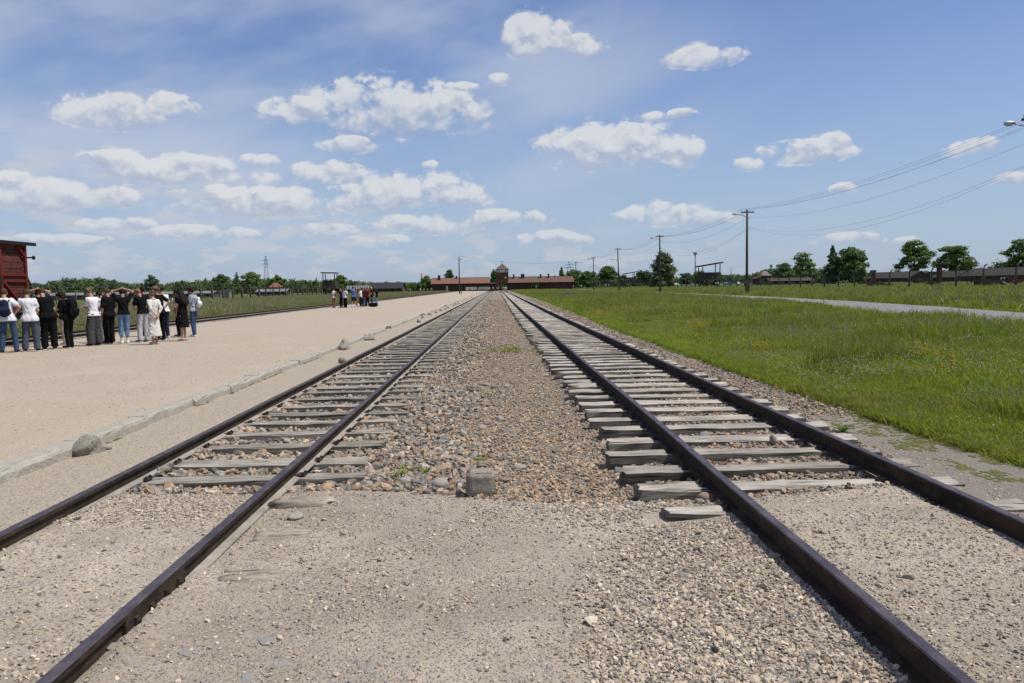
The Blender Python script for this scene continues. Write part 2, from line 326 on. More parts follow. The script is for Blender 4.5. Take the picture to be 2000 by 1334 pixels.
def ground_mat(name, base, patches, bumpd=0.02, bumps=25.0, peb=None, rough=0.95, finescale=60, zones=None):
    """base: 3 colours mixed by fine noise; peb=(scale, colours, amount): small stones pressed into the surface; patches=[(colour, scale, lo, hi)]"""
    mt = bpy.data.materials.new(name); mt.use_nodes = True; nt = mt.node_tree; N = nt.nodes; L = nt.links
    b = N['Principled BSDF']; b.inputs['Roughness'].default_value = rough; b.inputs['Specular IOR Level'].default_value = 0.15
    ge = N.new('ShaderNodeTexCoord').outputs['Object']
    def noise(s, d=5, r=0.6):
        n = N.new('ShaderNodeTexNoise'); n.inputs['Scale'].default_value = s; n.inputs['Detail'].default_value = d; n.inputs['Roughness'].default_value = r; L.new(ge, n.inputs['Vector']); return n.outputs[0]
    def ramp(x, stops):
        r = N.new('ShaderNodeValToRGB'); cr = r.color_ramp
        while len(cr.elements) < len(stops): cr.elements.new(0.5)
        for e, (p, c) in zip(cr.elements, stops): e.position = p; e.color = (*c, 1)
        L.new(x, r.inputs[0]); return r.outputs[0]
    def mix(f, a, c):
        m = N.new('ShaderNodeMix'); m.data_type = 'RGBA'; L.new(f, m.inputs[0]); L.new(a, m.inputs[6]); L.new(c, m.inputs[7]); return m.outputs[2]
    def const(c):
        r = N.new('ShaderNodeRGB'); r.outputs[0].default_value = (*c, 1); return r.outputs[0]
    def mr(x, a, c, o=1.0):
        m = N.new('ShaderNodeMapRange'); m.inputs[1].default_value = a; m.inputs[2].default_value = c; m.inputs[4].default_value = o; L.new(x, m.inputs[0]); return m.outputs[0]
    col = ramp(noise(finescale, 6, 0.7), [(0.3, base[0]), (0.5, base[1]), (0.7, base[2])])
    for (c, s, lo, hi, amt) in patches: col = mix(mr(noise(s, 5, 0.62), lo, hi, amt), col, const(c))
    if zones:
        at = N.new('ShaderNodeAttribute'); at.attribute_name = 'zone'; sp = N.new('ShaderNodeSeparateColor'); L.new(at.outputs['Color'], sp.inputs[0])
        for k, (c1, c2) in enumerate(zones): col = mix(sp.outputs[k], col, ramp(noise(finescale * .6, 6, .7), [(.35, c1), (.65, c2)]))
    h = noise(bumps, 8, 0.7)
    if peb:
        for (s, cols, lo, hi) in peb:
            v = N.new('ShaderNodeTexVoronoi'); v.inputs['Scale'].default_value = s; L.new(ge, v.inputs['Vector']); sp = N.new('ShaderNodeSeparateColor'); L.new(v.outputs['Color'], sp.inputs[0])
            pc = ramp(sp.outputs[0], [(k / max(len(cols) - 1, 1), c) for k, c in enumerate(cols)])
            e = mr(v.outputs['Distance'], 0.52, 0.32); sel = mr(sp.outputs[1], lo, hi)
            mm = N.new('ShaderNodeMath'); mm.operation = 'MULTIPLY'; L.new(e, mm.inputs[0]); L.new(sel, mm.inputs[1])
            col = mix(mm.outputs[0], col, pc)
            ad = N.new('ShaderNodeMath'); ad.operation = 'MULTIPLY_ADD'; L.new(mm.outputs[0], ad.inputs[0]); ad.inputs[1].default_value = 0.5; L.new(h, ad.inputs[2]); h = ad.outputs[0]
    L.new(col, b.inputs['Base Color'])
    bp = N.new('ShaderNodeBump'); bp.inputs['Strength'].default_value = 0.8; bp.inputs['Distance'].default_value = bumpd; L.new(h, bp.inputs['Height']); L.new(bp.outputs[0], b.inputs['Normal'])
    return mt
PEBC = [(.17, .165, .16), (.33, .29, .25), (.42, .37, .31), (.30, .215, .15), (.40, .37, .34), (.22, .215, .215), (.45, .38, .30)]
M_grav = ground_mat('gravel_surface', [(.295, .252, .197), (.385, .33, .262), (.445, .385, .308)], [((.265, .225, .17), 0.9, .45, .7, .8), ((.52, .45, .355), 0.5, .47, .64, .9), ((.25, .225, .19), 2.3, .58, .75, .6), ((.27, .23, .15), 1.4, .62, .78, .5)],
                    0.018, 45, [(70, PEBC, .25, .5), (33, PEBC, .72, .8)], zones=[((.14, .12, .092), (.26, .22, .165)), ((.385, .33, .25), (.44, .375, .285)), ((.17, .15, .122), (.27, .24, .20))])
M_plat = ground_mat('ramp_gravel', [(.345, .287, .212), (.40, .338, .253), (.44, .377, .287)], [((.39, .325, .262), 0.16, .45, .65, .7), ((.45, .39, .32), 0.5, .5, .7, .6), ((.29, .265, .24), 1.1, .68, .8, .7)],
                    0.01, 60, [(48, PEBC, .55, .75), (20, [(.2, .2, .2), (.33, .3, .27), (.36, .3, .25)], .95, .97)])
M_grass_ground = ground_mat('meadow_soil', [(.055, .085, .014), (.085, .125, .024), (.115, .145, .036)], [((.11, .13, .04), 0.12, .45, .65, .8), ((.14, .14, .055), 0.35, .52, .72, .6), ((.07, .12, .02), 0.05, .5, .7, .7)], 0.08, 9, None, 1.0, 5)
M_road = ground_mat('road_gravel', [(.15, .15, .152), (.19, .19, .192), (.23, .23, .23)], [((.21, .205, .20), 0.4, .45, .7, .7)], 0.02, 30, [(22, PEBC, .4, .6)])
nx = seq(0, 1400, .35, 1.07, 80)
XS = np.concatenate([-19.0 - nx[1:][::-1], np.arange(-19, 4.0, 1.0), np.arange(4.0, 11, .14), 11 + nx])
YS = np.concatenate([[-40, -20, -8, -3], seq(0, 3500, .28, 1.025, 120)])
grid('ground', XS, YS, terr, M_grass_ground)
gx = np.arange(-4.76, 5.45, .075)
gy = np.concatenate([[-6, -3, -1, 0.5, 1.4], seq(2.0, 352, .07, 1.012, 3.0)])
def zone_f(x, y):
    n = fbm(x, y, .8, 15) - .5; bal = smooth(-.05, .3, y - fill_edge(x) + .3 * n) * smooth(-3.75, -3.5, x + .1 * n) * np.where(x > 3.7, smooth(9.2, 10.4, y + .8 * n), 1)
    sand = (1 - smooth(-3.65, -3.45, x + .1 * n)); dirt = smooth(3.4, 3.7, x + .2 * n) * (1 - smooth(8, 13, y)); return bal, sand, dirt * (1 - bal)
grid('gravel_path', gx, gy, grav, M_grav, zone=zone_f)
PL = (-15.75, -4.78); PLZ = 0.108
def platz(x, y): return PLZ + 0.018 * (fbm(x, y, 2.2, 13) - 0.5) - 0.16 * smooth(-15.3, -15.75, x) - 0.045 * smooth(-5.3, -4.85, x)
grid('railway_platform', np.concatenate([np.arange(PL[0], -14.8, .12), np.linspace(-14.7, PL[1], 42)]), np.concatenate([[-12, -6, -2], seq(0, 330, .2, 1.012, 3.0)]), platz, M_plat)
# siding bed under the third track
M_bed = ground_mat('siding_bed', [(.17, .155, .12), (.24, .215, .18), (.30, .27, .22)], [((.09, .11, .04), 0.8, .5, .65, .8)], 0.03, 30, [(26, PEBC, .4, .6)])
grid('siding_bed', np.arange(-18.9, -15.6, .2), np.concatenate([[-12, -6], seq(0, 352, .3, 1.015, 3.0)]), lambda x, y: -0.02 + 0.05 * (fbm(x, y, 1.0, 21) - 0.5) - 0.06 * smooth(-18.3, -18.9, x), M_bed)
# grey gravel road on the right
ROADC = np.array([(12.0, -10), (14.9, 8), (18.2, 27), (21.4, 46), (24.3, 76), (26.6, 130), (27.6, 200), (28, 345)], float)
def roadc(y): return np.interp(y, ROADC[:, 1], ROADC[:, 0])
ry = np.concatenate([[-10, -4], seq(0, 340, .8, 1.02, 6)]); rv = []; 
for y in ry:
    for k, dx in enumerate((-2.8, -2.5, -1, 0, 1, 2.4, 2.7)):
        x = roadc(y) + dx; rv.append((x, y, float(terr(x, y)) + (0.03 if 0 < k < 6 else -0.04) + (.02 if k == 3 else 0)))
i = (np.arange(len(ry) - 1)[:, None] * 7 + np.arange(6)[None]).ravel()
tag(link('road', npmesh('road', np.array(rv), np.stack([i, i + 1, i + 8, i + 7], 1), M_road, True)), kind='structure')

# ------------------------------------------------------------------ railway tracks
def wood_mat(name, c1, c2, crack=(.06, .055, .05), axis='x'):
    mt = bpy.data.materials.new(name); mt.use_nodes = True; nt = mt.node_tree; N = nt.nodes; L = nt.links
    b = N['Principled BSDF']; b.inputs['Roughness'].default_value = 0.9; b.inputs['Specular IOR Level'].default_value = 0.2
    tc = N.new('ShaderNodeTexCoord'); oi = N.new('ShaderNodeObjectInfo'); va = N.new('ShaderNodeVectorMath'); va.operation = 'ADD'
    sc = N.new('ShaderNodeVectorMath'); sc.operation = 'SCALE'; cx = N.new('ShaderNodeCombineXYZ')
    for k in range(3): L.new(oi.outputs['Random'], cx.inputs[k])
    sc.inputs['Scale'].default_value = 37.0; L.new(cx.outputs[0], sc.inputs[0]); L.new(tc.outputs['Object'], va.inputs[0]); L.new(sc.outputs[0], va.inputs[1])
    mp = N.new('ShaderNodeMapping'); mp.inputs['Scale'].default_value = (1.9, 34, 34) if axis == 'x' else ((24, 1.6, 24) if axis == 'y' else (24, 24, 1.6)); L.new(va.outputs[0], mp.inputs[0])
    n1 = N.new('ShaderNodeTexNoise'); n1.inputs['Scale'].default_value = 1.0; n1.inputs['Detail'].default_value = 7; n1.inputs['Roughness'].default_value = .68; n1.inputs['Distortion'].default_value = .6; L.new(mp.outputs[0], n1.inputs[0])
    n2 = N.new('ShaderNodeTexNoise'); n2.inputs['Scale'].default_value = 3.0; n2.inputs['Detail'].default_value = 4; L.new(va.outputs[0], n2.inputs[0])
    r1 = N.new('ShaderNodeValToRGB'); e = r1.color_ramp.elements; e[0].position = .36; e[0].color = (*crack, 1); e[1].position = .44; e[1].color = (*c1, 1); e3 = e.new(.7); e3.color = (*c2, 1); L.new(n1.outputs[0], r1.inputs[0])
    mx = N.new('ShaderNodeMix'); mx.data_type = 'RGBA'; mx.blend_type = 'MULTIPLY'; mx.inputs[0].default_value = .65; L.new(r1.outputs[0], mx.inputs[6])
    r2 = N.new('ShaderNodeValToRGB'); r2.color_ramp.elements[0].position = .35; r2.color_ramp.elements[0].color = (.55, .53, .5, 1); r2.color_ramp.elements[1].position = .62; r2.color_ramp.elements[1].color = (1.1, 1.08, 1.05, 1); L.new(n2.outputs[0], r2.inputs[0]); L.new(r2.outputs[0], mx.inputs[7])
    hs = N.new('ShaderNodeHueSaturation'); L.new(mx.outputs[2], hs.inputs['Color']); mr = N.new('ShaderNodeMapRange'); mr.inputs[3].default_value = .72; mr.inputs[4].default_value = 1.12; L.new(oi.outputs['Random'], mr.inputs[0]); L.new(mr.outputs[0], hs.inputs['Value'])
    L.new(hs.outputs[0], b.inputs['Base Color'])
    bp = N.new('ShaderNodeBump'); bp.inputs['Strength'].default_value = .9; bp.inputs['Distance'].default_value = .012; L.new(n1.outputs[0], bp.inputs['Height']); L.new(bp.outputs[0], b.inputs['Normal'])
    return mt
M_sleeperR = wood_mat('weathered_sleeper', (.40, .37, .32), (.56, .525, .465))
M_sleeperL = wood_mat('grey_sleeper', (.285, .265, .23), (.45, .42, .365))
M_old = wood_mat('rotten_wood', (.30, .26, .21), (.44, .39, .325))
M_rail = mat('rail_steel', (.045, .038, .05), .55, (.105, .088, .098), 11, 9, .35, 60, (1, .5, 1), .15, spec=.35, lo=.38, hi=.68)
M_railside = mat('rail_rust', (.030, .023, .018), .85, (.085, .058, .04), 7, 9, .4, 50, (1, .5, 1), lo=.4, hi=.72)
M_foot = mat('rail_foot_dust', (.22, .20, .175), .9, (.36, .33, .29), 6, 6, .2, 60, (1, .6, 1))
M_iron = mat('rusty_iron', (.035, .026, .022), .75, (.07, .05, .04), 14, 5, .4, 40)
M_sleepside = wood_mat('shaded_sleeper_side', (.13, .12, .10), (.29, .27, .23), (.025, .022, .02))  # shade painted into the wood: side faces coloured darker than the tops
def xoff(y): return -0.13 * smooth(7, 55, np.asarray(y, float))
# profile points (x, z) anticlockwise from the head top; material per side
PROF = [(-.027, 0), (.027, 0), (.033, -.008), (.031, -.038), (.008, -.05), (.008, -.122), (.060, -.138), (.062, -.148), (-.062, -.148), (-.060, -.138), (-.008, -.122), (-.008, -.05), (-.031, -.038), (-.033, -.008)]
PMI = [0, 0, 1, 1, 1, 2, 2, 1, 2, 2, 1, 1, 1, 0]
def rail_mesh(x0, ztop, y0, y1, off=True, seed=0):
    ys = seq(y0, y1, .35, 1.03, 8); ys[-1] = y1; n = len(PROF); V = []; 
    wob = lambda y, s: (float(vnoise(np.float64(seed), y, 3.1, s)) - .5)
    for y in ys:
        dx = (float(xoff(y)) if off else 0) + .018 * wob(y, 31); dz = .014 * wob(y, 33)
        V += [(x0 + dx + p, y, ztop + dz + q) for p, q in PROF]
    k = len(ys); F = [(i * n + j, i * n + (j + 1) % n, (i + 1) * n + (j + 1) % n, (i + 1) * n + j) for i in range(k - 1) for j in range(n)]
    mi = [PMI[j] for i in range(k - 1) for j in range(n)]
    F += [tuple(range(n)), tuple(range(k * n - 1, (k - 1) * n - 1, -1))]; mi += [1, 1]
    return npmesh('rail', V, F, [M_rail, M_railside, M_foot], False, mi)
def sleeper_mesh(seed, L_=2.66, W=.268, H=.17, segs=13, rot=1.0):
    r = np.random.default_rng(seed); sec = [(-.5, 0), (-.47, .5), (-.4, .56), (-.15, .57), (.1, .56), (.38, .57), (.47, .5), (.5, 0), (.46, -.45), (-.46, -.45)]; n = len(sec); V = []
    bend = r.uniform(-.02, .02); gr = [r.uniform(-.35, .35) for _ in range(2)]
    wl = r.normal(0, .0075, (segs + 1, n)); 
    for k in range(1, segs): wl[k] = (wl[k] + wl[k - 1]) / 2
    for i in range(segs + 1):
        t = i / segs; x = (t - .5) * L_; endf = 1 - .07 * (i in (0, segs)) * r.uniform(.5, 1.4)
        for j, (a, c) in enumerate(sec):
            y = a * W * endf + bend * (4 * (t - .5) ** 2) + wl[i, j] * rot; z = (c - .57) * H * (1 if c < 0 else endf) + wl[i, (j * 3) % n] * .9 * rot
            if 3 <= j <= 4: z -= rot * .012 * (r.random() < .45)
            V.append((x + r.uniform(-.025, .025) * (i in (0, segs)) * rot, y, z))
    F = [(i * n + j, (i + 1) * n + j, (i + 1) * n + (j + 1) % n, i * n + (j + 1) % n) for i in range(segs) for j in range(n)]
    F += [tuple(range(n)), tuple(range((segs + 1) * n - 1, segs * n - 1, -1))]
    return V, F
def plate_mesh():
    b = MB(); b.box((0, 0, .004), (.20, .16, .014))
    for sx in (-.085, .085):
        for sy in (-.04, .045): b.box((sx, sy, .018), (.028, .028, .02)); b.tube([(sx, sy, .02), (sx, sy, .036)], .011, 6)
    b.box((-.078, 0, .018), (.022, .14, .012)); b.box((.078, 0, .018), (.022, .14, .012))
    return b.mesh('base_plate', M_iron)
PLATE = plate_mesh()
def track(label, xl, xr, ztop, ys, smat, xc, first_rail=0.0, off=True, yend=346, nparts=300, foot=None):
    t = thing('railway_track', label, 'railway track')
    rails = [link('rail', rail_mesh(x, ztop, first_rail, yend, off, k * 7 + xl), t) for k, x in enumerate((xl, xr))]
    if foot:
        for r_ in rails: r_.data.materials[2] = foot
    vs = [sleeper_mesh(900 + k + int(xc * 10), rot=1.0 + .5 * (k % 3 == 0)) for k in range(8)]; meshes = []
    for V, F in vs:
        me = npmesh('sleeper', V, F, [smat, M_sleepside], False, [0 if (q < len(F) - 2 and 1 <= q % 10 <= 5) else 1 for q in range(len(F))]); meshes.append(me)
    rr = np.random.default_rng(int(abs(xc) * 100)); rest = MB()
    for k, y in enumerate(ys):
        dz = rr.uniform(-.008, .006); rz = rr.normal(0, .012); dx = rr.normal(0, .035) + (float(xoff(y)) if off else 0)
        if k < nparts:
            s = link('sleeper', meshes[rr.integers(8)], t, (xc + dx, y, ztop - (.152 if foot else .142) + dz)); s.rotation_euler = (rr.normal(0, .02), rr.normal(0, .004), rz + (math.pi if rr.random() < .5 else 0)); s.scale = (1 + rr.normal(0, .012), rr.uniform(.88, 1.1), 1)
            if y < 24:
                for x in (xl, xr):
                    flip = -1 if abs(s.rotation_euler[2]) > 1.5 else 1
                    p = link('base_plate', PLATE, s, (flip * (x + (float(xoff(y)) if off else 0) - xc - dx), 0, -dz + .002)); p.scale = (1, 1 / s.scale[1], 1)
        else:
            V, F = vs[k % 8]; rest.box((xc + dx, y, ztop - .152 - .085), (2.66, .235, .17))
    if rest.n: tag(rest.build('sleepers', smat, t), kind='stuff')
    return t, rails
ysR = [5.70, 6.42, 7.08, 7.71, 8.42, 9.10, 9.77, 10.46, 11.12, 11.76, 12.40, 13.08]
while ysR[-1] < 345: ysR.append(ysR[-1] + .67 + random.uniform(-.05, .05))
ysL = [7.62, 8.32, 9.2, 10.0, 10.78, 11.52, 12.33, 13.15, 13.99, 14.65, 15.46, 16.45, 17.3, 18.05, 19.0, 19.8]
while ysL[-1] < 345: ysL.append(ysL[-1] + .8 + random.uniform(-.07, .07))
LLX, LRX, LZ = -3.465, -1.975, 0.10
RLX, RRX, RZ = 1.735, 3.245, 0.25
trL, railsL = track('left of the two main tracks, grey sleepers beside the pale platform kerb', LLX, LRX, LZ, ysL, M_sleeperL, -2.69, .5, False)
trR, railsR = track('right of the two main tracks, pale sleepers beside the green meadow', RLX, RRX, RZ, ysR, M_sleeperR, 2.47, .5, True, foot=M_railside)  # rail feet coloured dark like the sides, standing in for shade
# joint bars bolted over the rail joint of the near left rail
b = MB(); b.box((LRX + .022, 4.42, LZ - .085), (.026, .78, .085)); b.build('joint_bar', M_railside, railsL[1])
b = MB(); b.box((LRX - .03, 4.42, LZ - .085), (.034, .78, .09)); b.build('joint_bar', M_railside, railsL[1])
for y in (4.14, 4.32, 4.52, 4.70):
    b = MB(); b.box((LRX + .042, y, LZ - .08), (.018, .04, .042)); b.tube([(LRX + .045, y, LZ - .08), (LRX + .066, y, LZ - .08)], .011, 6); b.build('bolt', M_iron, railsL[1])
# half buried sleeper ends showing beside the near left rail
for (y, x0, x1, rz, w) in ((6.62, -1.9, -1.42, .01, .2), (5.78, -1.80, -1.41, .05, .2), (4.93, -1.76, -1.39, .02, .24)):
    V, F = sleeper_mesh(int(y * 100), x1 - x0, w, .14, 7, 1.3 if y > 6 else .6); me = npmesh('sleeper_end', V, F, M_old, True)
    s = link('sleeper_end', me, trL, ((x0 + x1) / 2, y, float(grav((x0 + x1) / 2, y)) + (.05 if y > 6.2 else .022 if y > 5 else .008)), rz)
# third track beyond the platform
ys3 = list(np.arange(6, 345, .75)); ys3 = [y + random.uniform(-.05, .05) for y in ys3]
trS, _ = track('siding track running along the grass on the far side of the platform', -17.75, -16.25, .19, ys3, M_sleeperL, -17.0, 2, False)

# ------------------------------------------------------------------ platform kerb
M_kerb = mat('kerb_concrete', (.31, .29, .24), .9, (.42, .395, .335), 7, 8, .8, 40, lo=.3, hi=.7)
M_kerbold = mat('mossy_concrete', (.28, .26, .21), .95, (.50, .46, .39), 9, 8, 1.0, 40, lo=.3, hi=.7)
kerb = thing('platform_kerb', 'weathered concrete kerb edging the sandy platform beside the left track', 'kerb')
y = -4.0; k = 0
while y < 330:
    L_ = 1.6 if y < 40 else 3.2; r = np.random.default_rng(k + 77); segs = 9 if y < 30 else 2
    top = .124 + .003 * math.sin(k * 2.3); V = []; w = .24; xf = -4.58 + .02 * math.sin(k * 1.9)
    sec = [(0, -.2), (.0, -.03), (-.012, .0), (-.04, .012), (-w, .006), (-w, -.2)]
    for i in range(segs + 1):
        yy = y + .001 + (L_ - .002) * i / segs; ch = r.uniform(0, .022) * (r.random() < .4)
        for j, (a, c) in enumerate(sec):
            V.append((xf + a + r.normal(0, .006) - (ch if j in (1, 2) else 0), yy, (top if c > -.1 else 0) + c + (r.normal(0, .005) if c > -.1 else 0) - (ch if j == 2 else 0)))
    n = 6; F = [(i * n + j, (i + 1) * n + j, (i + 1) * n + j + 1, i * n + j + 1) for i in range(segs) for j in range(n - 1)] + [tuple(range(n)), tuple(range((segs + 1) * n - 1, segs * n - 1, -1))]
    if y < 25.5 or (k % 7 not in (2,)): link('kerb_stone', npmesh('kerb_stone', V, F, M_kerb, False), kerb)
    y += L_; k += 1

# ------------------------------------------------------------------ loose stones
def rock(seed, sub=2, squash=.7, angular=.5):
    import bmesh
    bm = bmesh.new(); bmesh.ops.create_icosphere(bm, subdivisions=sub, radius=1.0); r = np.random.default_rng(seed)
    V = np.array([v.co[:] for v in bm.verts]); F = [tuple(v.index for v in f.verts) for f in bm.faces]; bm.free()
    D = r.normal(size=(9, 3)); D /= np.linalg.norm(D, axis=1)[:, None]; h = r.uniform(.55, .95, 9)
    Pl = V @ D.T; Vc = V.copy()
    for k in range(9):
        d = Pl[:, k] - h[k]; Vc -= np.where(d > 0, d * angular, 0)[:, None] * D[k]
    ax = r.uniform(.75, 1.25, 3); ax[2] *= squash
    Vc = Vc * ax; return Vc + r.normal(0, .02, Vc.shape), F
def rock_mesh(name, seed, sub=1, squash=.65, angular=.9, m=None, sm=False):
    V, F = rock(seed, sub, squash, angular); return npmesh(name, V, F, m, sm)
WARM = lambda L_: [(a * 1.0, b * .955, c * .88) for a, b, c in L_]
STONEC = [(.10, .102, .108), (.19, .19, .19), (.33, .30, .265), (.13, .13, .135), (.40, .35, .285), (.25, .185, .13), (.27, .265, .26), (.48, .44, .385), (.19, .14, .10), (.36, .27, .18), (.16, .165, .175), (.30, .29, .27)]
TANC = [(.17, .165, .16), (.38, .27, .175), (.30, .215, .14), (.43, .36, .285), (.25, .235, .22), (.46, .36, .245), (.34, .265, .19), (.12, .12, .125), (.48, .43, .36)]
CHIPC = [(.26, .25, .235), (.50, .435, .35), (.46, .39, .31), (.40, .365, .32), (.55, .485, .395), (.17, .17, .175), (.48, .395, .30), (.66, .60, .52), (.36, .285, .21), (.13, .13, .135), (.47, .425, .365), (.22, .22, .225)]
M_stone = tint_mat('ballast_stone', WARM(STONEC)); M_tan = tint_mat('tan_ballast', [(min(1, a * 1.14), b * 1.1, c * 1.1) for a, b, c in WARM(TANC)]); M_chip = tint_mat('gravel_chip', WARM(CHIPC))
def stones(name, P, size, flat, mats_src, label):
    n = len(P); s = size[:, None] * rng.uniform(.75, 1.3, (n, 3)); s[:, 2] *= flat
    rot = np.stack([rng.normal(0, .6, n), rng.normal(0, .6, n), rng.uniform(0, 6.283, n)], 1)
    return scatter(name, P, rot, s, rng.random(n), rng.integers(0, len(mats_src), n), mats_src, label)
def in_sleeper(x, y):
    ok = np.zeros(len(x), bool)
    for ys, xa, xb in ((np.array(ysL), -4.0, -1.37), (np.array(ysR), 1.15, 3.8)):
        j = np.clip(np.searchsorted(ys, y), 1, len(ys) - 1); d = np.minimum(np.abs(y - ys[j - 1]), np.abs(y - ys[j])); ok |= (x > xa) & (x < xb) & (d < .125)
    for rx, dyn in ((LLX, 0), (LRX, 0), (RLX, 1), (RRX, 1)): ok |= np.abs(x - rx - (xoff(y) if dyn else 0)) < .05
    return ok
def sample(n, x0, x1, y0, y1, p=1.0):
    """random spots, thinning with distance"""
    u = rng.random(n); y = (y0 ** (1 - p) + u * (y1 ** (1 - p) - y0 ** (1 - p))) ** (1 / (1 - p)) if p != 1 else y0 * (y1 / y0) ** u
    return rng.uniform(x0, x1, n), y
# coarse ballast between and under the tracks
x, y = sample(78000, -3.6, 4.85, 5.9, 110, 1.25); f = y - fill_edge(x) + .3 * (fbm(x, y, .6, 51) - .5)
k = (f > .05) & ~in_sleeper(x, y) & ~((x > 3.9) & (y < 9.8 + .6 * (x - 3.9))); x, y = x[k], y[k]
ctr = smooth(.15, -.75, x + .9 * (fbm(x, y, 2.5, 41) - .5)); leftpart = (x < 1.1)
size = np.where(leftpart, (.0150 + .034 * ctr * rng.random(len(x)) ** 1.3 + .011 * rng.random(len(x)) ** 1.5), .016 + .018 * rng.random(len(x)) ** 2)
size *= 1 + .6 * smooth(15, 70, y); big = rng.random(len(x)) < .03; size[big] *= 1.5
z = grav(x, y) + size * .3
grey = rng.random(len(x)) < np.where(x < 1.1, .15 + .65 * ctr, np.where(x > 1.1, .45, .5))
SR = [rock_mesh('ballast_piece', 200 + i, 1, .62, 1.0 if i % 2 else .75, M_stone) for i in range(8)]; ST = [rock_mesh('ballast_piece', 300 + i, 1, .65, 1.0, M_tan) for i in range(8)]
stones('ballast', np.stack([x, y, z], 1)[grey], size[grey], .8, SR, 'grey and brown ballast stones lying between the two tracks')
stones('tan_ballast', np.stack([x, y, z], 1)[~grey], size[~grey], .85, ST, 'tan gravel lying along the right track and its sleepers')
# fine pale gravel in the foreground
x, y = sample(230000, -5.0, 4.3, 2.2, 9.5, 1.6)
wedge = smooth(-.2, .6, x - (1.0 - (6.2 - y) * .28)) * (1 - smooth(RLX - .02, RLX + .05, x)) + .55 * smooth(.25, -.1, np.abs(y - 6.0) - .2) * (x > -.3) * (x < 1.2)
betw = (x > LLX) & (x < LRX); bl = .85 * smooth(.42, .56, fbm(x, y, 1.1, 61)) + .5 * smooth(1.0, .3, np.abs(y - 6.9) )+ .3 * smooth(4.6, 3.4, y)
rt = (x > RLX) & (x < RRX)
dens = np.where(betw, .1 + .6 * bl, np.where(rt, .38, np.clip(wedge, 0, 1) + .13 + .3 * smooth(.5, .64, fbm(x, y, .7, 68)))); dens = np.where(x > RRX, .08, dens); dens = np.where(x < LLX, .08 + .25 * smooth(.55, .65, fbm(x, y, .8, 66)), dens)
f = y - fill_edge(x); k = (rng.random(len(x)) < dens) & (f < .25) & (np.abs(x - RLX) > .045) & (np.abs(x - RRX) > .045) & (np.abs(x - LLX) > .045) & (np.abs(x - LRX) > .045)
k &= ~((np.abs(y - 5.7) < .15) & (x < 1.68) & (x > 1.05)); k &= ~((np.abs(y - 5.70) < .1) & rt & (rng.random(len(x)) < .75))
x, y = x[k], y[k]; wd = np.clip((x > .4) & (x < RLX), 0, 1)
size = .0042 + .0085 * rng.random(len(x)) ** 1.8 + .004 * wd + .003 * (betw[k] * 1.0); big = rng.random(len(x)) < .02; size[big] *= 1.9
SCH = [rock_mesh('gravel_piece', 400 + i, 1, .6, 1.0, M_chip) for i in range(8)]
stones('gravel', np.stack([x, y, grav(x, y) + size * .25], 1), size, .8, SCH, 'pale crushed gravel strewn over the foreground path')
n = 15000; x = -4.9 - 9.5 * rng.random(n); y = 6.5 * (32 / 6.5) ** rng.random(n); k = (rng.random(n) < .25 + .75 * smooth(.5, .65, fbm(x, y, 1.3, 88))); x, y = x[k], y[k]; size = .005 + .010 * rng.random(len(x)) ** 2.5
stones('platform_pebbles', np.stack([x, y, platz(x, y) + size * .1], 1), size, .45, SCH, 'small pebbles trodden into the platform surface')
# single stones one could pick up: parts of the gravel they lie in
M_bould = mat('pale_boulder', (.27, .24, .205), .9, (.40, .365, .315), 9, 6, .3, 30)
M_bgrey = mat('grey_boulder', (.16, .157, .15), .9, (.27, .26, .245), 9, 6, .4, 30)
M_brown = mat('brown_boulder', (.20, .15, .11), .9, (.32, .25, .19), 9, 6, .3, 30)
bed = bpy.data.objects['gravel_path']; RK = [[rock_mesh('stone', 500 + i + 20 * j, 2, .62, .75, mm, True) for i in range(4)] for j, mm in enumerate((M_bould, M_bgrey, M_brown))]
n = 0; placed = []
while n < 230:
    if n < 110: x = -1.3 + 1.5 * rng.random() ** 1.3; y = 6.9 + 7.5 * rng.random() ** 1.2
    elif n < 190: x = rng.uniform(-3.3, -1.4); y = rng.uniform(7.4, 14)
    else: x = rng.uniform(1.95, 3.15); y = rng.uniform(6.5, 12)
    if in_sleeper(np.array([x]), np.array([y]))[0]: continue
    if float(y - fill_edge(x)) < .2: continue
    s = rng.uniform(.032, .062) * (1 if x < 1 else .8)
    o = link('stone', RK[rng.integers(3)][rng.integers(4)], bed, (x, y, float(grav(x, y)) + s * .35)); o.scale = (s * rng.uniform(.9, 1.4), s, s * .85); o.rotation_euler = (rng.normal(0, .3), rng.normal(0, .3), rng.uniform(0, 6.28)); n += 1
def lump(seed, m):
    V, F = rock(seed, 4, .95, .55); r = np.random.default_rng(seed); V = np.array(V); n3 = sum((fbm(V[:, 0] + 5 + k, V[:, 1] + 3 + V[:, 2] * 1.7, .8 / (1 + k), seed + k) - .5) * .5 / (1 + k) for k in range(3)); V = V * (1 + n3[:, None]); V[:, :2] *= (1 - .28 * V[:, 2:3]); return npmesh('kerb_boulder', V, F, m, True)
def stone_thing(label, x, y, s, m, sc=(1, 1, 1), lift=.35, seed=1, sub=3, zbase=None, name='stone', cat='stone', ang=.5, group=None):
    z = float(grav(x, y)) if zbase is None else zbase
    o = link(name, lump(seed, m) if name == 'kerb_boulder' else rock_mesh(name, seed, sub, .75, ang, m, True), None, (x, y, z + s * lift * sc[2]), seed * .7); o.scale = (s * sc[0], s * sc[1], s * sc[2]); return tag(o, label, cat, group)
stone_thing('rounded tan cobble to the left of the upright concrete block', -.53, 7.0, .078, M_bould, (1.15, .9, .85), .5, 3, ang=.3)
stone_thing('pale rounded cobble near the first left sleeper end, beside the ballast edge', -.86, 7.25, .07, M_bould, (1.1, .9, .8), .45, 4, ang=.3)
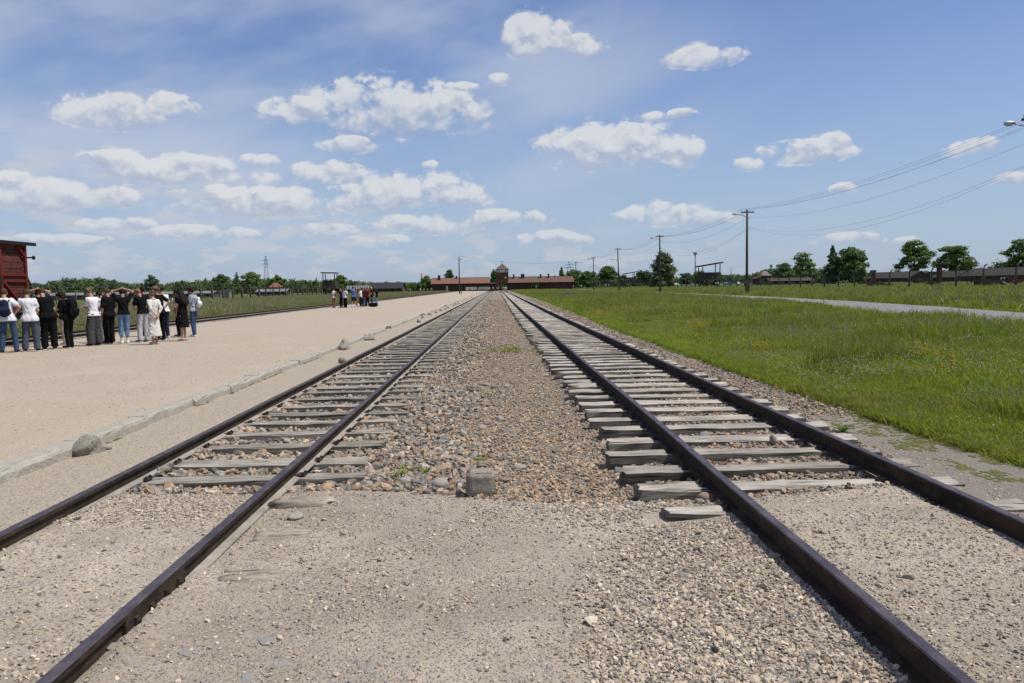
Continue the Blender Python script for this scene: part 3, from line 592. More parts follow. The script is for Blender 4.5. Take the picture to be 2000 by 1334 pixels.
stone_thing('small pinkish stone just below the pale rounded cobble', -.93, 7.07, .045, M_brown, (1.2, .9, .6), .4, 5)
stone_thing('smooth grey oval cobble between the right track rails', 2.30, 8.78, .085, M_bgrey, (1.2, .8, .7), .5, 6, ang=.2)
stone_thing('upright rough pale stone leaning on a right track sleeper', 2.88, 8.24, .062, M_bould, (.75, .9, 1.3), .6, 7, 2, ang=1.0)
stone_thing('mossy brown stone beside the foot of the right track inner rail', 1.61, 6.12, .075, M_brown, (1.1, .9, .8), .5, 8)
stone_thing('buff rounded cobble by the half buried sleeper end', -1.62, 6.22, .065, M_bould, (1.2, .8, .7), .4, 9, ang=.3)
stone_thing('small dark stone on the sand beside the kerb boulder', -4.36, 8.85, .05, M_bgrey, (1.1, .8, .6), .4, 10)
stone_thing('pointed red brown stone on the sand beside the left outer rail', -3.72, 19.0, .12, M_brown, (1, .9, .9), .5, 11)
stone_thing('squat weathered concrete boulder set in the kerb, nearest the camera', -4.47, 8.62, .155, M_kerbold, (1.1, .95, 1.15), .45, 12, 3, 0.0, 'kerb_boulder', 'boulder', .6)
stone_thing('grey concrete stub at the kerb where the clean kerb line ends', -4.42, 22.9, .20, M_kerbold, (1, .9, 1.1), .5, 13, 3, 0.0, 'kerb_boulder', 'boulder', .6)
stone_thing('grey concrete stub by the kerb, second from the clean kerb end', -4.32, 27.0, .17, M_kerbold, (1, .9, 1), .5, 14, 3, 0.0, 'kerb_boulder', 'boulder', .6)
ORD = ['first', 'second', 'third', 'fourth', 'fifth', 'sixth', 'seventh', 'eighth', 'ninth', 'tenth', 'eleventh', 'twelfth', 'thirteenth', 'fourteenth', 'fifteenth', 'sixteenth', 'seventeenth']
for q, (x, y) in enumerate(((-3.98, 40.4), (-4.26, 45.8), (-4.26, 50.7), (-4.18, 54.9), (-4.16, 59.1), (-4.1, 63.4), (-4.1, 67.5), (-4.06, 74.6), (-4.1, 80), (-4.1, 86), (-4.05, 94.5), (-4, 105), (-4, 116), (-4, 128))):
    stone_thing('small dark stone stub, %s counted from the clean kerb end along the far kerb' % ORD[q + 2], x, y, rng.uniform(.10, .16), M_kerbold, (1, .9, 1), .6, 20 + q, 2, 0.0, 'kerb_boulder', 'boulder', .6, 'stone stubs along the far kerb')
# flat stones trodden into the path
M_slate = mat('blue_grey_stone', (.20, .20, .195), .9, (.30, .285, .26), 14, 5, .2, 50)
for q, (x, y, s) in enumerate(((-1.57, 3.87, .07), (-1.95, 3.9, .06), (-1.2, 3.97, .06), (-1.07, 3.72, .07), (-1.2, 3.6, .05), (-.2, 3.95, .03), (-.62, 3.6, .05), (.12, 4.6, .03), (-2.75, 6.2, .04), (-2.42, 5.85, .03))):
    o = link('stone', rock_mesh('stone', 700 + q, 2, .6, 1.15, M_slate, False), bed, (x, y, float(grav(x, y)) + .001)); o.scale = (s * .95, s * .8, .012); o.rotation_euler = (0, 0, q * 1.3)
# the upright concrete block
b = bpy.data.meshes.new('concrete_block')
import bmesh
bm = bmesh.new(); bmesh.ops.create_cube(bm, size=1.0); bmesh.ops.scale(bm, vec=(.245, .22, .24), verts=bm.verts); bmesh.ops.bevel(bm, geom=bm.edges[:], offset=.022, segments=3, affect='EDGES'); bmesh.ops.subdivide_edges(bm, edges=[e for e in bm.edges if e.calc_length() > .1], cuts=5, use_grid_fill=True)
for v in bm.verts: v.co += Vector(rng.normal(0, .0022, 3)); v.co.x *= 1 - .12 * (v.co.z + .1); v.co.z *= .86
bm.to_mesh(b); bm.free(); b.materials.append(mat('block_concrete', (.25, .22, .175), .95, (.40, .36, .295), 30, 8, 1.0, 90, lo=.3, hi=.7)); b.shade_smooth()
tag(link('concrete_block', b, None, (-.165, 6.63, .105), .04), 'square grey concrete block standing on the gravel between the tracks', 'concrete block')
# ------------------------------------------------------------------ gatehouse
M_brick = mat('red_brick', (.085, .04, .028), .9, (.15, .072, .05), 3.0, 8, .4, 30)
M_brickd = mat('dark_brick', (.05, .03, .024), .9, (.095, .052, .039), 3.0, 8, .4, 30)
M_tileo = mat('orange_roof_tile', (.165, .088, .066), .9, (.235, .132, .10), 2.0, 8, .5, 18, (1, 1, 3))
M_tileb = mat('brown_roof_tile', (.115, .074, .06), .9, (.165, .108, .088), 2.0, 8, .5, 18, (1, 1, 3))
M_white = mat('white_paint', (.72, .72, .70), .6); M_cream = mat('cream_paint', (.55, .52, .46), .8)
M_glass = mat('window_glass', (.42, .50, .58), .08, spec=.6); M_dark = mat('dark_opening', (.02, .018, .016), .9)
M_lead = mat('ridge_tile', (.14, .075, .055), .85)
GY = 345.0
def wing(t, x0, x1, holes, rm, cham):
    """one brick wing between x0 and x1, with passages through it; depth 9 m"""
    w = MB(); xs = [x0] + [v for h in holes for v in h[:2]] + [x1]
    for k in range(0, len(xs), 2): w.box(((xs[k] + xs[k + 1]) / 2, 0, 1.65), (xs[k + 1] - xs[k], 9, 3.3))
    for a, b, h in holes: w.box(((a + b) / 2, 0, (h + 3.3) / 2), (b - a, 9, 3.3 - h))
    w.build('wall', M_brickd, t)
    rf = MB(); rf.prism([(-5.0, 3.25), (5.0, 3.25), (5.0, 3.38), (0, 5.85), (-5.0, 3.38)], 'x', x0 - .25, x1 + .25); ro = rf.build('roof', rm, t)
    rd = MB(); rd.box(((x0 + x1) / 2, 0, 5.87), (x1 - x0 + .5, .32, .14)); rd.build('ridge', M_lead, ro)
    gt = MB(); gt.tube([(x0 - .2, -5.06, 3.28), (x1 + .2, -5.06, 3.28)], .07, 5); gt.build('gutter', M_iron, ro)
    for (cx, cy, cw, ch) in cham:
        c = MB(); c.box((cx, cy, 5.2 + ch / 2), (cw, .7, ch + .9)); c.box((cx, cy, 5.68 + ch), (cw + .16, .86, .12)); c.build('chimney', M_brick, ro)
gate = thing('gatehouse', 'long red brick gatehouse with central watchtower over the rail arch', 'gatehouse', (0, GY, 0.0))
gx = lambda px: xat(px, GY - 4.5)
txl, txr = gx(969.6), gx(993.6); tc = (txl + txr) / 2
wing(gate, gx(843), gx(956), [], M_tileo, [(gx(857), -1.6, 1.1, 1.3), (gx(891), -.6, .7, 1.0)])
wing(gate, txr - .05, gx(1120), [(gx(1037), gx(1055), 2.75)], M_tileb, [(gx(1004), -1.2, .7, 1.2), (gx(1021.5), -1.2, 1.5, 1.3), (gx(1057), -1.2, .7, 1.2), (gx(1072.5), -1.2, .7, 1.3)])
lk = MB(); lk.box(((gx(956) + txl) / 2 + .1, 0, 1.5), (txl - gx(956) - .1, 7.5, 3.0)); lk.build('wall', M_brickd, gate)
lk = MB(); lk.prism([(-4.1, 3.05), (4.1, 3.05), (4.1, 3.2), (0, 3.9), (-4.1, 3.2)], 'x', gx(956) + .3, txl - .05); lk.build('roof', M_tileb, gate)
tw = MB(); hw = (txr - txl) / 2; ow = 1.95; dpt = 3.2
for s in (-1, 1): tw.box((tc + s * (hw + ow) / 2, 0, 1.3), (hw - ow, dpt * 2, 2.6))
arc = [(-ow + 1e-3, 2.6)] + [(-ow * math.cos(a), 2.6 + 1.0 * math.sin(a)) for a in np.linspace(0, math.pi, 9)][1:-1] + [(ow - 1e-3, 2.6)]
for k in range(len(arc) - 1):
    (xa, za), (xb, zb) = arc[k], arc[k + 1]; tw.add([(tc + xa, -dpt, za), (tc + xb, -dpt, zb), (tc + xb, -dpt, 7.7), (tc + xa, -dpt, 7.7), (tc + xa, dpt, za), (tc + xb, dpt, zb), (tc + xb, dpt, 7.7), (tc + xa, dpt, 7.7)], [(0,1,2,3),(7,6,5,4),(0,4,5,1),(3,2,6,7)])
for s in (-1, 1): tw.box((tc + s * (hw + ow) / 2, 0, 5.15), (hw - ow, dpt * 2, 5.1))
for s in (-1, 1):
    for r_ in (-1, 1): tw.box((tc + s * (hw - .16), r_ * (dpt - .16), 8.4), (.32, .32, 1.4))
tw.box((tc, 0, 7.76), (hw * 2 + .12, dpt * 2 + .12, .14)); tw.box((tc, 0, 9.0), (hw * 2 + .1, dpt * 2 + .1, .2))
tow = tw.build('tower', M_brick, gate)
for r_ in (-1, 1):
    for k in range(3):
        cx = tc + (k - 1) * hw * .62
        wf = MB(); ww = hw * .54
        for dx in (-ww / 2, -ww / 6, ww / 6, ww / 2): wf.box((cx + dx, r_ * (dpt - .1), 8.37), (.09, .1, 1.0))
        for dz in (7.88, 8.86): wf.box((cx, r_ * (dpt - .1), dz), (ww + .09, .098, .09))
        wo = wf.build('window', M_white, tow); pn = MB(); pn.box((cx, r_ * (dpt - .1), 8.37), (ww - .02, .02, .92)); pn.build('pane', M_glass, wo)
for k in (-.52, .52):
    for r_ in (-1, 1): mb = MB(); mb.box((tc + k * hw * .62 * 1.62, r_ * (dpt - .06), 8.4), (.26, .1, 1.2)); mb.build('pillar', M_brickd, tow)
w_ = MB(); w_.box((tc + hw * .5, -dpt - .02, 5.6), (.55, .06, .7)); wo = w_.build('window', M_white, tow); w_ = MB(); w_.box((tc + hw * .5, -dpt - .06, 5.6), (.4, .03, .55)); w_.build('pane', M_glass, wo)
rf = MB(); e = hw + .35; f = dpt + .35; rf.add([(tc - e, -f, 9.08), (tc + e, -f, 9.08), (tc + e, f, 9.08), (tc - e, f, 9.08), (tc, 0, 11.75)], [(3,2,1,0),(0,1,4),(1,2,4),(2,3,4),(3,0,4)]); ro = rf.build('roof', M_tileb, gate)
fn = MB(); fn.tube([(tc, 0, 11.6), (tc, 0, 12.5)], .07, 6); fn.ball((tc, 0, 12.6), .22); fn.build('finial', M_iron, ro)
for px_ in (926, 938, 951, 862, 880, 905, 1012, 1028, 1064, 1080, 1095, 1110):
    w_ = MB(); w_.box((gx(px_), -4.53, 2.2), (.9, .06, .7)); wo = w_.build('window', M_brick, gate); w_ = MB(); w_.box((gx(px_), -4.57, 2.2), (.7, .03, .5)); w_.build('pane', M_dark, wo)
w_ = MB(); w_.box((gx(873), -4.53, 1.4), (.8, .08, 2.1)); w_.build('door', M_cream, gate)
for k, (a, b_, lab, mm) in enumerate(((910, 932, 'pale notice boards in a row in front of the left gatehouse wing', M_cream), (935, 955, 'grey green display panel beside the gatehouse tower', mat('grey_green_panel', (.33, .40, .38), .7)))):
    bt = thing('notice_board', lab, 'notice board', ((gx(a) + gx(b_)) / 2, GY - 9, 0)); w = gx(b_) - gx(a); q = MB(); q.box((0, 0, 1.2), (w, .12, 1.2)); q.build('panel', mm, bt)
    for s in (-1, 1): q = MB(); q.box((s * w * .4, .1, .6), (.12, .1, 1.25)); q.build('post', M_iron, bt)

# ------------------------------------------------------------------ wooden huts, ruins, houses
M_hut = mat('hut_boards', (.055, .04, .03), .9, (.10, .075, .055), 2, 7, .5, 10, (3, 3, .3)); M_hutroof = mat('tarred_roof', (.05, .043, .038), .95, (.085, .074, .066), 1.2, 7, .3, 8)
M_greyroof = mat('grey_felt_roof', (.14, .145, .15), .9, (.22, .225, .23), 1.2, 6, .2, 8); M_hutbrick = mat('faded_hut_wall', (.10, .085, .07), .9, (.16, .12, .095), 1.5, 7, .3, 9)
def hut(label, x, y, L_, W_, eave, ridge, rz, z, wm, rm, nwin=6, cat='hut'):
    t = thing('barrack_hut', label, cat, (x, y, z), rz)
    w = MB(); w.box((0, 0, eave / 2), (W_, L_, eave)); w.prism([(-W_ / 2, eave - .02), (W_ / 2, eave - .02), (0, ridge - .08)], 'y', -L_ / 2 + .02, L_ / 2 - .02); w.build('wall', wm, t)
    for s in (-1, 1):
        r_ = MB(); o = .5; sl = (ridge - eave) / (W_ / 2); xe = s * (W_ / 2 + o); ze = eave - sl * o
        r_.add([(xe, -L_ / 2 - .4, ze), (xe, L_ / 2 + .4, ze), (0, L_ / 2 + .4, ridge), (0, -L_ / 2 - .4, ridge), (xe, -L_ / 2 - .4, ze - .12), (xe, L_ / 2 + .4, ze - .12), (0, L_ / 2 + .4, ridge - .12), (0, -L_ / 2 - .4, ridge - .12)], [(0,1,2,3),(7,6,5,4),(0,4,5,1),(1,5,6,2),(3,7,4,0)] if s > 0 else [(3,2,1,0),(4,5,6,7),(1,5,4,0),(2,6,5,1),(0,4,7,3)])
        r_.build('roof', rm, t)
    for s in (-1, 1):
        for k in range(nwin):
            yy = -L_ / 2 + L_ * (k + .5) / nwin; q = MB(); q.box((s * (W_ / 2 + .02), yy, eave * .62), (.08, 1.0, .6)); q.build('window', M_dark, t)
    q = MB(); q.box((0, -L_ / 2 - .03, 1.15), (2.2, .1, 2.3)); q.build('door', M_hut if wm is not M_hut else M_hutbrick, t)
    return t
hut('long dark hut with low brown roof, its gable left of the red chimney', 189, 373, 41, 9.6, 2.7, 5.4, 0, .45, M_hut, M_hutroof)
hut('long dark hut with wide brown roof at the right edge of the field', 203, 314, 46, 9.8, 2.9, 5.7, 0, .45, M_hut, M_hutroof)
hut('dark hut roof showing between the two long huts on the right', 222, 392, 38, 9.6, 2.7, 5.4, 0, .45, M_hut, M_hutroof)
hut('low grey wooden shed with flat dark roof behind the right fence', xat(1541, 240), 240, 12.5, 7, 1.7, 2.5, R(82), .55, M_hutbrick, M_hutroof, 4)
hut('small dark square hut beside the grey wooden shed', xat(1487, 250), 250, 4.0, 4.2, 2.6, 3.3, 0, .55, M_hut, M_hut, 1)
hut('long low shed with grey roof behind the people and the red wagon', xat(176, 240), 240, 24, 7, 1.55, 2.15, R(90 + 3), -.2, M_hutbrick, M_greyroof, 8)
hut('long low shed with grey roof behind the woman in black', xat(345, 246), 246, 23, 7, 1.5, 2.1, R(90 + 3), -.2, M_hutbrick, M_greyroof, 8)
hut('low hut with pale grey roof between fence posts under the tree line', xat(534, 262), 262, 9.4, 6, 1.7, 2.4, R(92), -.2, M_brickd, M_greyroof, 4)
hut('long dark hut with black roof behind the standing group', xat(757, 330), 330, 13, 9, 2.1, 4.3, R(88), -.1, M_hut, mat('black_roof', (.03, .03, .034), .8, (.05, .05, .055), 2), 5)
hut('wide pale grey roofed shed left of the black roofed hut', xat(700, 345), 345, 9, 8, 1.9, 3.3, R(90), -.1, M_hutbrick, M_greyroof, 4)
t = thing('concrete_hut', 'small pale concrete box hut behind the left fence posts', 'hut', (xat(440, 168), 168, -.2), R(8)); q = MB(); q.box((0, 0, 1.0), (2.0, 1.8, 2.1)); q.build('wall', mat('pale_concrete', (.20, .19, .165), .9, (.28, .265, .24), 2), t); q = MB(); q.box((0, 0, 2.1), (2.2, 2.0, .14)); q.build('roof', M_greyroof, t); q = MB(); q.box((.4, -.92, .9), (.7, .06, 1.6)); q.build('door', M_hutbrick, t)
def house(label, x, y, w, h, rh, z, rm, wm):
    t = thing('house', label, 'house', (x, y, z), R(12)); q = MB(); q.box((0, 0, h / 2), (w, w * .8, h)); q.build('wall', wm, t)
    e = w / 2 + .4; q = MB(); q.add([(-e, -e * .8, h), (e, -e * .8, h), (e, e * .8, h), (-e, e * .8, h), (-w * .15, 0, h + rh), (w * .15, 0, h + rh)], [(3,2,1,0),(0,1,5,4),(1,2,5),(2,3,4,5),(3,0,4)]); ro = q.build('roof', rm, t)
    q = MB(); q.box((w * .2, .5, h + rh * .75), (.6, .6, 1.3)); q.build('chimney', M_brick, ro)
    for s in (-1, 1): q = MB(); q.box((s * w * .22, -w * .4 - .02, h * .55), (1.1, .08, 1.3)); wo = q.build('window', M_white, t); q = MB(); q.box((s * w * .22, -w * .4 - .07, h * .55), (.9, .04, 1.1)); q.build('pane', M_dark, wo)
M_tiler = mat('red_house_roof', (.20, .085, .065), .9, (.26, .12, .09), 2)
house('far house with red hipped roof in front of the left trees', xat(539, 420), 420, 6.4, 3.4, 2.2, -.1, M_tiler, M_brickd)
house('far house with faded pink roof beyond the standing group', xat(710, 440), 440, 6.5, 3.5, 2.0, 0, M_tiler, M_hutbrick)
house('far pale gabled house among the trees right of the lamp pole', xat(1493, 430), 430, 5.6, 4.2, 2.5, 1.2, mat('pink_gable', (.20, .15, .125), .9, (.26, .195, .16), 2), M_hutbrick)
# brick chimneys and hearths left standing in the right field
M_slab = mat('pale_slab', (.36, .34, .30), .9, (.45, .43, .39), 5)
def chimney(label, px_, Y, h, w, slab=0):
    z = float(terr(xat(px_, Y), Y)); t = thing('brick_chimney', label, 'chimney', (xat(px_, Y), Y, z)); q = MB(); q.box((0, 0, h / 2), (w, w, h)); q.box((0, 0, h - .15), (w + .14, w + .14, .2)); q.build('shaft', M_brickd, t)
    q = MB(); q.box((-w * .8, 0, .35), (w * 1.4, w * 1.2, .7)); q.build('hearth', M_brickd, t)
def ruin(label, px_, Y, w, h, slab, group=None):
    z = float(terr(xat(px_, Y), Y)); t = thing('brick_ruin', label, 'ruin', (xat(px_, Y), Y, z), 0, group); q = MB(); h *= .62; q.box((0, 0, h / 2), (w, 1.2, h)); q.box((-w * .2, -.1, h + .1), (w * .45, 1.0, .2)); q.build('wall', M_brickd, t)
    if slab: q = MB(); q.add([(w * .45, -.8, h * .9), (w * .45 + 1.6, -.8, .15), (w * .45 + 1.6, .6, .15), (w * .45, .6, h * .9), (w * .45, -.8, h * .9 - .2), (w * .45 + 1.6, -.8, -.05), (w * .45 + 1.6, .6, -.05), (w * .45, .6, h * .9 - .2)], [(0,1,2,3),(7,6,5,4),(0,4,5,1),(1,5,6,2),(2,6,7,3),(3,7,4,0)]); q.build('slab', M_slab, t)
chimney('tall square brick chimney standing alone, left of the first long hut', 1705, 118, 2.7, .52)
chimney('tall red brick chimney standing in front of the long hut gable', 1834, 150, 4.1, .72)
ruin('long low brick hearth ruin right of the lone square chimney', 1724, 120, 2.2, 1.0, 0)
ruin('small brick ruin with a pale slab in front of the first long hut', 1796, 190, 2.6, 1.5, 1)
ruin('brick ruin with pale slab at the foot of the red chimney', 1822, 138, 1.8, 1.2, 1)
ruin('small dark brick ruin in front of the second long hut', 1911, 175, 3.2, 1.5, 0)
ruin('broad brick ruin with a large pale leaning slab behind the fence', 1930, 100, 3.0, 1.5, 1)
ruin('brick ruin stump close to the right edge behind a fence post', 1978, 115, 2.2, 1.7, 0)
ruin('brick ruin with slab far behind the fence under the big round tree', 1620, 215, 3.5, 1.5, 1)
ruin('thin brick chimney stump under the conifer on the right', 1606, 230, 1.2, 2.6, 0)
ruin('low brick ruin stub left of the lone square chimney', 1690, 200, 3.6, 1.4, 0)

# ------------------------------------------------------------------ fences of hooked concrete posts
M_post = mat('post_concrete', (.06, .051, .042), .95, (.11, .094, .077), 4, 6, .3, 20); M_wire = mat('old_wire', (.11, .11, .115), .6)
M_insul = mat('white_insulator', (.55, .52, .47), .5)
def post_mesh(h, d, r0=.15):
    b = MB(); P = [(0, 0, -.4), (0, 0, h * .5), (0, 0, h * .74)]; rr = [r0, r0 * .8, r0 * .68]
    for a in np.linspace(.25, 1.35, 5): P.append((d * .62 * (1 - math.cos(a)), 0, h * .74 + h * .25 * math.sin(a))); rr.append(r0 * (.64 - .16 * a))
    b.tube(P, rr, 6, 0)
    for k in range(5): b.box((d * .01 - d * r0 * .9, 0, .5 + k * h * .12), (.07, .09, .08), 1)
    for k in (4, 5, 6): b.box((P[k][0] + d * .09, 0, P[k][2] + .06), (.09, .1, .09), 1)
    return b.mesh('post', [M_post, M_insul], True)
def fence(label, X, Y0, dy, n, h, d, zf, wires=6, r0=.15):
    t = thing('barbed_wire_fence', label, 'fence'); me = post_mesh(h, d, r0)
    for k in range(n):
        y = Y0 + k * dy; p = link('post', me, t, (X + rng.normal(0, .04), y, zf(X, y)), rng.normal(0, .08)); p.rotation_euler[0] = rng.normal(0, .012); p.rotation_euler[1] = rng.normal(0, .012); p.scale[2] = rng.uniform(.96, 1.04)
    for k in range(wires):
        zz = .5 + (h * .95 - .5) * k / (wires - 1); off = d * .62 * max(0, (zz / h - .74) * 3.5); b = MB(); P = []
        for j in range(0, n, 1): P.append((X + off - d * .1, Y0 + j * dy, zf(X, Y0 + j * dy) + zz))
        b.tube(P, .011, 3); b.build('wire', M_wire, t)
tz = lambda x, y: float(terr(x, y))
fence('barbed wire fence of hooked concrete posts across the left meadow', -53, 97.9 - 4 * 5.77, 5.77, 46, 3.35, -1, tz, 6, .19)
fence('second thinner barbed wire fence behind the left fence', -72, 120, 5.9, 42, 3.2, -1, tz, 5, .12)
fence('barbed wire fence of hooked concrete posts across the right meadow', 54, 82.1 - 2 * 5.35, 5.35, 50, 2.75, 1, tz)
fence('far barbed wire fence running up to the gatehouse on the right', 40, 240, 4.2, 24, 3.0, 1, tz, 6, .12)

# ------------------------------------------------------------------ watchtowers
M_tower = mat('tower_boards', (.045, .036, .03), .9, (.085, .07, .058), 2, 7, .4, 8, (4, 4, .4)); M_beam = mat('tower_beam', (.022, .018, .016), .9)
def watchtower(label, px_, Y, ytop, pw, rz=0.0, slope=.25):
    x = xat(px_, Y); z = tz(x, Y); H = zat(px_, ytop, Y) - z; W = pw / FPX * Y; t = thing('watchtower', label, 'watchtower', (x, Y, z), rz)
    a, b_ = H * .34, H * .68; top = W * .5; bot = W * .40
    for k in range(12):                                  # board cladding, flaring out towards the bottom on each side
        for s in (-1, 1):
            q = MB(); x0 = -top + 2 * top * k / 12; x1 = x0 + 2 * top / 12 * .95; dz = rng.uniform(0, .12) * H * .3
            q.add([(x0, s * top, a - dz), (x1, s * top, a - dz), (x1 * .9, s * top * .9, b_), (x0 * .9, s * top * .9, b_), (x0, s * (top - .07), a - dz), (x1, s * (top - .07), a - dz), (x1 * .9, s * (top * .9 - .07), b_), (x0 * .9, s * (top * .9 - .07), b_)], [(0,1,2,3),(7,6,5,4),(0,4,5,1),(1,5,6,2),(2,6,7,3),(3,7,4,0)]); q.build('plank', M_tower, t)
            q = MB(); q.add([(s * top, x0, a - dz), (s * top, x1, a - dz), (s * top * .9, x1 * .9, b_), (s * top * .9, x0 * .9, b_), (s * (top - .07), x0, a - dz), (s * (top - .07), x1, a - dz), (s * (top * .9 - .07), x1 * .9, b_), (s * (top * .9 - .07), x0 * .9, b_)], [(0,1,2,3),(7,6,5,4),(0,4,5,1),(1,5,6,2),(2,6,7,3),(3,7,4,0)]); q.build('plank', M_tower, t)
    q = MB(); q.box((0, 0, a + .15), (W * .94, W * .94, .2)); q.build('floor', M_tower, t)
    for sx in (-1, 1):
        for sy in (-1, 1):
            q = MB(); q.beam((sx * bot, sy * bot, -.2), (sx * top * .84, sy * top * .84, H - .1 + sx * slope * W * .45), .17 * H / 5); q.build('leg', M_beam, t)
        q = MB(); q.beam((-sx * bot, -bot, .1), (sx * bot, -bot - .03 * sx, a + .2), .17 * H / 5); q.build('brace', M_beam, t)
        q = MB(); q.beam((sx * bot, -sx * bot, .1), (sx * bot, sx * bot, a + .2), .15 * H / 5); q.build('brace', M_beam, t)
    q = MB(); e = W * .55; q.add([(-e, -e, H - slope * e), (e, -e, H + slope * e), (e, e, H + slope * e), (-e, e, H - slope * e), (-e, -e, H - slope * e + .3), (e, -e, H + slope * e + .3), (e, e, H + slope * e + .3), (-e, e, H - slope * e + .3)], [(3,2,1,0),(4,5,6,7),(0,1,5,4),(1,2,6,5),(2,3,7,6),(3,0,4,7)]); q.build('roof', M_beam, t)
watchtower('dark wooden watchtower with flat roof behind the left fence', 645, 232, 534, 27, 0, -.03)
watchtower('dark wooden watchtower with sloping roof between two lamp poles', 1385, 205, 518, 40, 0, .16)
watchtower('smaller far wooden watchtower with sloping roof near the gatehouse fence', 1229, 330, 534, 21, 0, .16)

# ------------------------------------------------------------------ lamp poles and overhead wires
M_pole = mat('pole_timber', (.055, .045, .036), .9, (.095, .078, .06), 3, 7, .4, 10, (6, 6, .4)); M_galv = mat('lamp_metal', (.5, .51, .5), .45, metallic=.3)
def lamp_pole(label, x, y, h, arm=True, low=0.0, cross=True, base=True, tilt=0.0):
    z = tz(x, y); t = thing('lamp_pole', label, 'lamp pole', (x, y, z)); t.rotation_euler = (0, tilt, 0)
    q = MB(); q.tube([(0, 0, -.5), (0, 0, h)], [.17, .115], 10); q.build('pole', M_pole, t, True)
    if base: q = MB(); q.box((.06, -.02, .75), (.42, .42, 2.3)); q.build('foot', M_post, t)
    if cross:
        q = MB(); q.box((.05, 0, h - .3), (1.5, .12, .12)); co = q.build('crossarm', M_pole, t)
        for k in (-.6, -.3, .35, .7): q = MB(); q.tube([(k, 0, h - .25), (k, 0, h - .1)], .03, 6); q.ball((k, 0, h - .08), .05); q.build('insulator', M_insul, co)
    for dz in (1.0, 2.2): q = MB(); q.tube([(.12, 0, h - dz), (.25, 0, h - dz)], .03, 5); q.ball((.27, 0, h - dz), .05); q.build('insulator', M_insul, t)
    if arm:
        P = [(0, 0, h - 1.0 - low), (-.25, 0, h - .75 - low), (-.6, 0, h - .62 - low), (-1.15, 0, h - .52 - low)]; q = MB(); q.tube(P, .035, 6); ao = q.build('lamp_arm', M_galv, t, True)
        q = MB(); q.ball((-1.35, 0, h - .46 - low), (.36, .14, .10), 0, 10, 6); q.build('lamp_head', M_galv, ao, True); q = MB(); q.ball((-1.42, 0, h - .55 - low), (.27, .12, .09), 0, 8, 5); q.build('lamp_glass', M_glass, ao, True)
    return t
PY = [42.7 + 49.3 * k for k in range(7)]; PXX = 29.0; PH = 9.85
lamp_pole('lamp pole just beyond the right edge whose lamp head reaches into view', PXX - .1, PY[0], PH + .35)
lamp_pole('tallest lamp pole in view, dark timber with foot block beside the grey road', PXX, PY[1], PH)
lamp_pole('timber lamp pole standing in front of the tall birch', PXX, PY[2], PH + .3)
lamp_pole('timber lamp pole with its lamp set well below the top, left of the far watchtower', PXX + .3, PY[3], PH + .4, True, 2.2, True, True, R(-1.5))
lamp_pole('thin far lamp pole to the right of the gatehouse end', PXX + .2, PY[4], PH, True, 0, True, False)
lamp_pole('farthest thin lamp pole at the end of the gatehouse roof', PXX - .2, PY[5], PH, True, 0, True, False)
t = lamp_pole('lone timber pole on the platform in front of the left gatehouse wing', xat(897.5, 200), 200, 9.9, False, 0, False, False)
q = MB(); q.tube([(0, 0, 9.0), (.4, 0, 9.2)], .04, 5); q.ball((.5, 0, 9.2), (.22, .12, .1)); q.build('lamp_head', M_iron, t)
q = MB(); q.box((.42, -.1, 1.0), (.2, .2, 2.2)); q.build('foot', M_post, t)
for k in range(5):
    za = tz(PXX, PY[k]) + PH; zb = tz(PXX, PY[k + 1]) + PH
    t = thing('overhead_wires', ['bundle of overhead wires sagging from the tallest lamp pole out of view right', 'overhead wires sagging between the tallest lamp pole and the one before the birch', 'overhead wires between the birch pole and the next far pole', 'far overhead wires left of the far watchtower', 'farthest overhead wires near the gatehouse end'][k], 'wires')
    for (dx, dz, sag) in ((-.6, -.05, .75), (-.3, -.05, .85), (.35, -.05, .95), (.7, -.05, .8), (.27, -1.0, 1.2), (.27, -2.15, 1.75), (.2, -2.2, 2.15)):
        P = []; 
        for s in np.linspace(0, 1, 13): P.append((PXX + dx, PY[k] + (PY[k + 1] - PY[k]) * s, za * (1 - s) + zb * s + dz + .12 - sag * 4 * s * (1 - s)))
        q = MB(); q.tube(P, .0065 if k == 0 else .009, 4); q.build('wire', M_wire, t)
t = thing('overhead_wires', 'faint wire running from the lone platform pole over the gatehouse', 'wires')
q = MB(); a = np.array((xat(897.5, 200), 200, 9.6)); b_ = np.array((PXX, PY[4], 9.6)); q.tube([a + (b_ - a) * s - np.array((0, 0, 1.6 * 4 * s * (1 - s))) for s in np.linspace(0, 1, 11)], .02, 4); q.build('wire', M_wire, t)
# curved lamp bracket behind the right fence
t = thing('lamp_post', 'curved bracket lamp with bell shade behind the right fence', 'lamp post', (xat(1890, 110), 110, tz(xat(1890, 110), 110)))
q = MB(); q.tube([(0, 0, 0), (0, 0, 3.0), (.15, 0, 3.5), (.55, 0, 3.9), (.95, 0, 3.85), (1.1, 0, 3.6)], .05, 6); q.build('post', M_iron, t, True); q = MB(); q.tube([(1.1, 0, 3.62), (1.1, 0, 3.45), (1.1, 0, 3.3)], [.06, .2, .42], 10); q.build('lamp_shade', M_iron, t)
